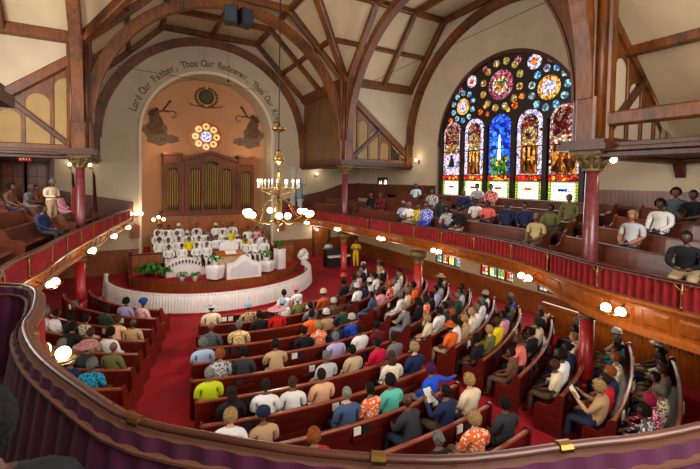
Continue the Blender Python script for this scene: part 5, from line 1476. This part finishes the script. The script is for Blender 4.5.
RT = ['white']*7+['black']*5+['cream']*4+['navy']*3+['grey']*3+['tan']*3+['silver']*3+['olive', 'pink', 'lavender', 'brown', 'darkgreen', 'taupe', 'charcoal', 'charcoal', 'rust', 'red', 'beige', 'lightblue', 'orange', 'yellow', 'peach', 'blue', 'khaki']
RH = ['black']*8+['darkbrown']*3+['brown']*3+['grey']*4+['silver', 'blonde', 'auburn', 'bald', 'bald', 'black', 'black']
for k, R in enumerate(RR):
    x0, x1 = lim('R', k); r = R-.27; x = x0+.32
    while x < x1-.25:
        t = math.degrees(asin(x/r))
        if all(abs(t-q[0])*r/57.3 > .44 for q in occ.get(('R', k), [])) and FR.random() < (.84 if k > 2 else .7):
            hat = FR.choice(('cap:white', 'cap:white', 'brim:cream', 'cap:pink')) if FR.random() < (.2 if k < 5 else .05) else ''
            occ.setdefault(('R', k), []).append((t, FR.choice(RT), FR.choice(RH) if not hat else 'black', hat, True))
        x += .5*cos(radians(t))
for k in (0, 1, 2, 3):
    x0, x1 = lim('C', k); r = RC[k]-.27; x = .6
    while x < x1-.2:
        t = math.degrees(asin(x/r))
        if all(abs(t-q[0])*r/57.3 > .46 for q in occ.get(('C', k), [])) and FR.random() < .6:
            occ.setdefault(('C', k), []).append((t, FR.choice(RT), 'black', FR.choice(('', 'cap:white', 'brim:white')), True))
        x += .52
AIS = {'C': 'wide aisle', 'L': 'wide aisle', 'R': 'narrow aisle'}
for (b, k), lst in sorted(occ.items()):
    RS = {'C': RC, 'L': RL, 'R': RR}[b][k]
    lst.sort(key=lambda q: q[0] if b != 'L' else -q[0])
    for i, (t, top, hair, hat, auto) in enumerate(lst):
        a = radians(t); r = RS-.25
        if any(hypot(r*sin(a)-cx_, 7.225-r*cos(a)+.15-cy2) < .5 for cx_, cy2 in ((SX, SY), (-SX, SY), (SX, -SY), (6.4, .5), (-6.8, .5))): continue
        lab = 'person %s, %s from %s, %s %s pew' % (look(top, hair, hat), ORD[i], AIS[b], ORD[k], BS[b])
        pose = FR.choice(('sit', 'sit', 'sit', 'lean', 'sit', 'rest'))
        if i+1 < len(lst) and pose == 'rest': pose = 'sit'
        if (top, k, b) in (('navy', 9, 'C'), ('tan', 10, 'R')): pose = 'paper'
        o = person((r*sin(a), 7.225-r*cos(a), 0), a+FR.uniform(-.15, .15), top, hair, hat, lab, pose, group='people in the %s' % BN[b])
        if pose == 'paper' or (auto and FR.random() < .12):
            loc = V((r*sin(a), 7.225-r*cos(a), 0))+Matrix.Rotation(a, 3, 'Z') @ V((0, .47 if pose == 'paper' else .42, 1.05 if pose == 'paper' else .72))
            ax = Matrix.Rotation(a, 3, 'Z') @ V((1, 0, 0)); ay = Matrix.Rotation(a, 3, 'Z') @ V((0, .6, .8)); az = ax.cross(ay)
            mb = MB(); mb.obox(loc, ax, ay, az, .10, .14, .003)
            tag(build('paper_sheet', mb, M['paper']), 'white paper held by the %s person from %s in the %s %s pew' % (ORD[i], AIS[b], ORD[k], BS[b]), 'paper')
# gallery
ge = []
for e in GALLERY.split(';'):
    a = e.split(); v = float(a[1]); ge.append((int(a[0]), v if v > 0 else LEN+v, a[2], a[3]))
for side in (0, 1):
    for j in range(4):
        l = sorted([g for g in ge if g[0] == j and (g[1] > 28) == bool(side)], key=lambda g: g[1], reverse=bool(side))
        for i, (j_, s, top, hair) in enumerate(l):
            p, T, N = at(s, .97+.92*j); p.z = TZ[j]
            person(p, atan2(N.x, -N.y)+(.35 if side else -.2), top, hair, '', 'person %s, %s from organ wall, %s row, %s gallery' % (look(top, hair, ''), ORD[i], ORD[j], 'far' if side else 'usher side'), 'lean' if i % 3 == 1 else 'sit', group='people in the gallery', scale=1.05)
p, T, N = at(6.3, 1.75); p.z = TZ[1]
person(p, atan2(N.x, -N.y)-.5, 'cream', 'grey', '', 'standing usher in a long cream jacket with folded hands, by the flags', 'stand', skin=1, scale=1.1)
person(V((-4.66, -10.80, 3.32)), .53, 'black', 'black', '', 'dark-clothed person sitting in shadow behind the near curtain', 'sit')
# piano and two people beyond the front pews
t = thing('piano', 'dark upright piano standing against the far wall beyond the front pews', 'piano', (7.1, 9.3, 0))
build('case', MB().box(6.3, 7.9, 9.3, 9.8, 0, 1.1), M['dark'], t)
build('lid', MB().box(6.25, 7.95, 9.25, 9.85, 1.1, 1.15), M['dark'], t)
build('keyboard', MB().box(6.35, 7.85, 9.0, 9.3, .65, .75), M['paper'], t)
for x in (6.4, 7.8): build('leg', MB().box(x-.05, x+.05, 9.02, 9.12, 0, .65), M['dark'], t)
person((8.0, 8.6, 0), 2.6, 'yellow', 'brown', '', 'person in yellow standing with hands folded beside the piano', 'stand', skin=2)
person((7.0, 10.5, .15), PI, 'white', 'black', '', 'person in white sitting behind the dark piano', 'sit')
# choir
CRN = [('front', -2.7, 7, 0), ('second', -3.05, 12, 0), ('third', -3.1, 12, 0), ('back', -2.9, 9, 0)]
FQ = random.Random(4)
yel = {(1, 3): 'yellow', (2, 8): 'yellow', (1, 9): 'yellow', (3, 3): 'gold'}
for j, (nm, xs, n, _) in enumerate(CRN):
    for i in range(n):
        x = xs+(.52 if j else .5)*i+FQ.uniform(-.06, .06)
        if j == 0: x = [-2.6, -1.95, -1.2, -.65, 1.5, 2.05, 2.6][i]
        if j and FQ.random() < .06: continue
        top = yel.get((j, i), 'robe'); 
        if j in (2, 3) and x > 2.2: top = FQ.choice(('black', 'pink', 'robe'))
        hat = FQ.choice(('', '', '', 'cap:white')) if j else ''
        hr = FQ.choice(('black', 'black', 'grey', 'darkbrown', 'black'))
        person((x, rows_y[j]+.02, rows_z[j]), PI, top, hr, hat, 'choir member %s, %s from flags side, %s row' % ({'robe': 'in white robe'}.get(top, 'in '+TOPN.get(top, top)), ORD[i], nm)+(' wearing a white cap' if hat else ''), FQ.choice(('sit', 'sit', 'lean')), robe=True, group='choir members')

# ------------------------------------------------------------------ daylight and camera
def area(loc, rot, sx, sy, power, col=(1, .96, .9)):
    l = bpy.data.lights.new('daylight', 'AREA'); l.shape = 'RECTANGLE'; l.size = sx; l.size_y = sy; l.energy = power; l.color = col
    o = bpy.data.objects.new('daylight', l); COL.objects.link(o); o.location = loc; o.rotation_euler = rot
area((-XW+.25, .1, 8), (0, -PI/2, 0), 6, 7.5, 1250, (1, .95, .88))
area((XW-.25, .1, 8), (0, PI/2, 0), 6, 7.5, 420, (.9, .93, 1))
area((0, YR+.3, 8.8), (PI/2, 0, 0), 7.5, 6, 1500, (1, .94, .86))
for y in LOWW:
    area((-XW+.1, y, 1.4), (0, -PI/2, 0), 1, 1.8, 22); area((XW-.1, y, 1.4), (0, PI/2, 0), 1, 1.8, 22)
plight((-2.6, 13.6, 7.2), 30, (1, .72, .5)); plight((2.6, 13.6, 7.2), 30, (1, .72, .5))
for x in (-3, 3):
    l = bpy.data.lights.new('stage_spot', 'SPOT'); l.energy = 500; l.spot_size = radians(46); l.spot_blend = .6; l.color = (1, .93, .82); l.shadow_soft_size = .2
    o = bpy.data.objects.new('stage_spot', l); COL.objects.link(o); o.location = (x, 3.8, 11.5)
    o.rotation_euler = (V((0, 10.5, 1.2))-V((x, 3.8, 11.5))).to_track_quat('-Z', 'Y').to_euler()
w = bpy.data.worlds.new('world'); SC.world = w; w.use_nodes = True
w.node_tree.nodes['Background'].inputs[0].default_value = (.6, .7, .85, 1); w.node_tree.nodes['Background'].inputs[1].default_value = .3
f, yaw, pit, roll, sh = 389.277, .506, .033, .016, -41.847
cy_, sy_c = cos(yaw), sin(yaw); cp, sp2 = cos(pit), sin(pit)
fw = V((sy_c*cp, cy_*cp, -sp2)); r0 = V((cy_, -sy_c, 0)); u0 = V((sy_c*sp2, cy_*sp2, cp))
rt = r0*cos(roll)+u0*sin(roll); upv = u0*cos(roll)-r0*sin(roll)
cam = bpy.data.cameras.new('camera'); co = bpy.data.objects.new('camera', cam); COL.objects.link(co)
cam.sensor_width = 36; cam.lens = f/700*36; cam.shift_y = sh/700; cam.clip_start = .05; cam.clip_end = 200
mt = Matrix((rt, upv, -fw)).transposed().to_4x4(); mt.translation = V((-4.205, -12.526, 5.525))
co.matrix_world = mt
SC.camera = co
SC.view_settings.view_transform = 'Standard'; SC.view_settings.look = 'None'; SC.view_settings.gamma = 1
SC.view_settings.use_curve_mapping = False; SC.view_settings.exposure = EXPO
SC.cycles.use_denoising = True; SC.cycles.max_bounces = 6; SC.cycles.diffuse_bounces = 4; SC.cycles.glossy_bounces = 3
SC.cycles.sample_clamp_indirect = 6; SC.cycles.use_light_tree = True; SC.cycles.caustics_reflective = False; SC.cycles.caustics_refractive = False
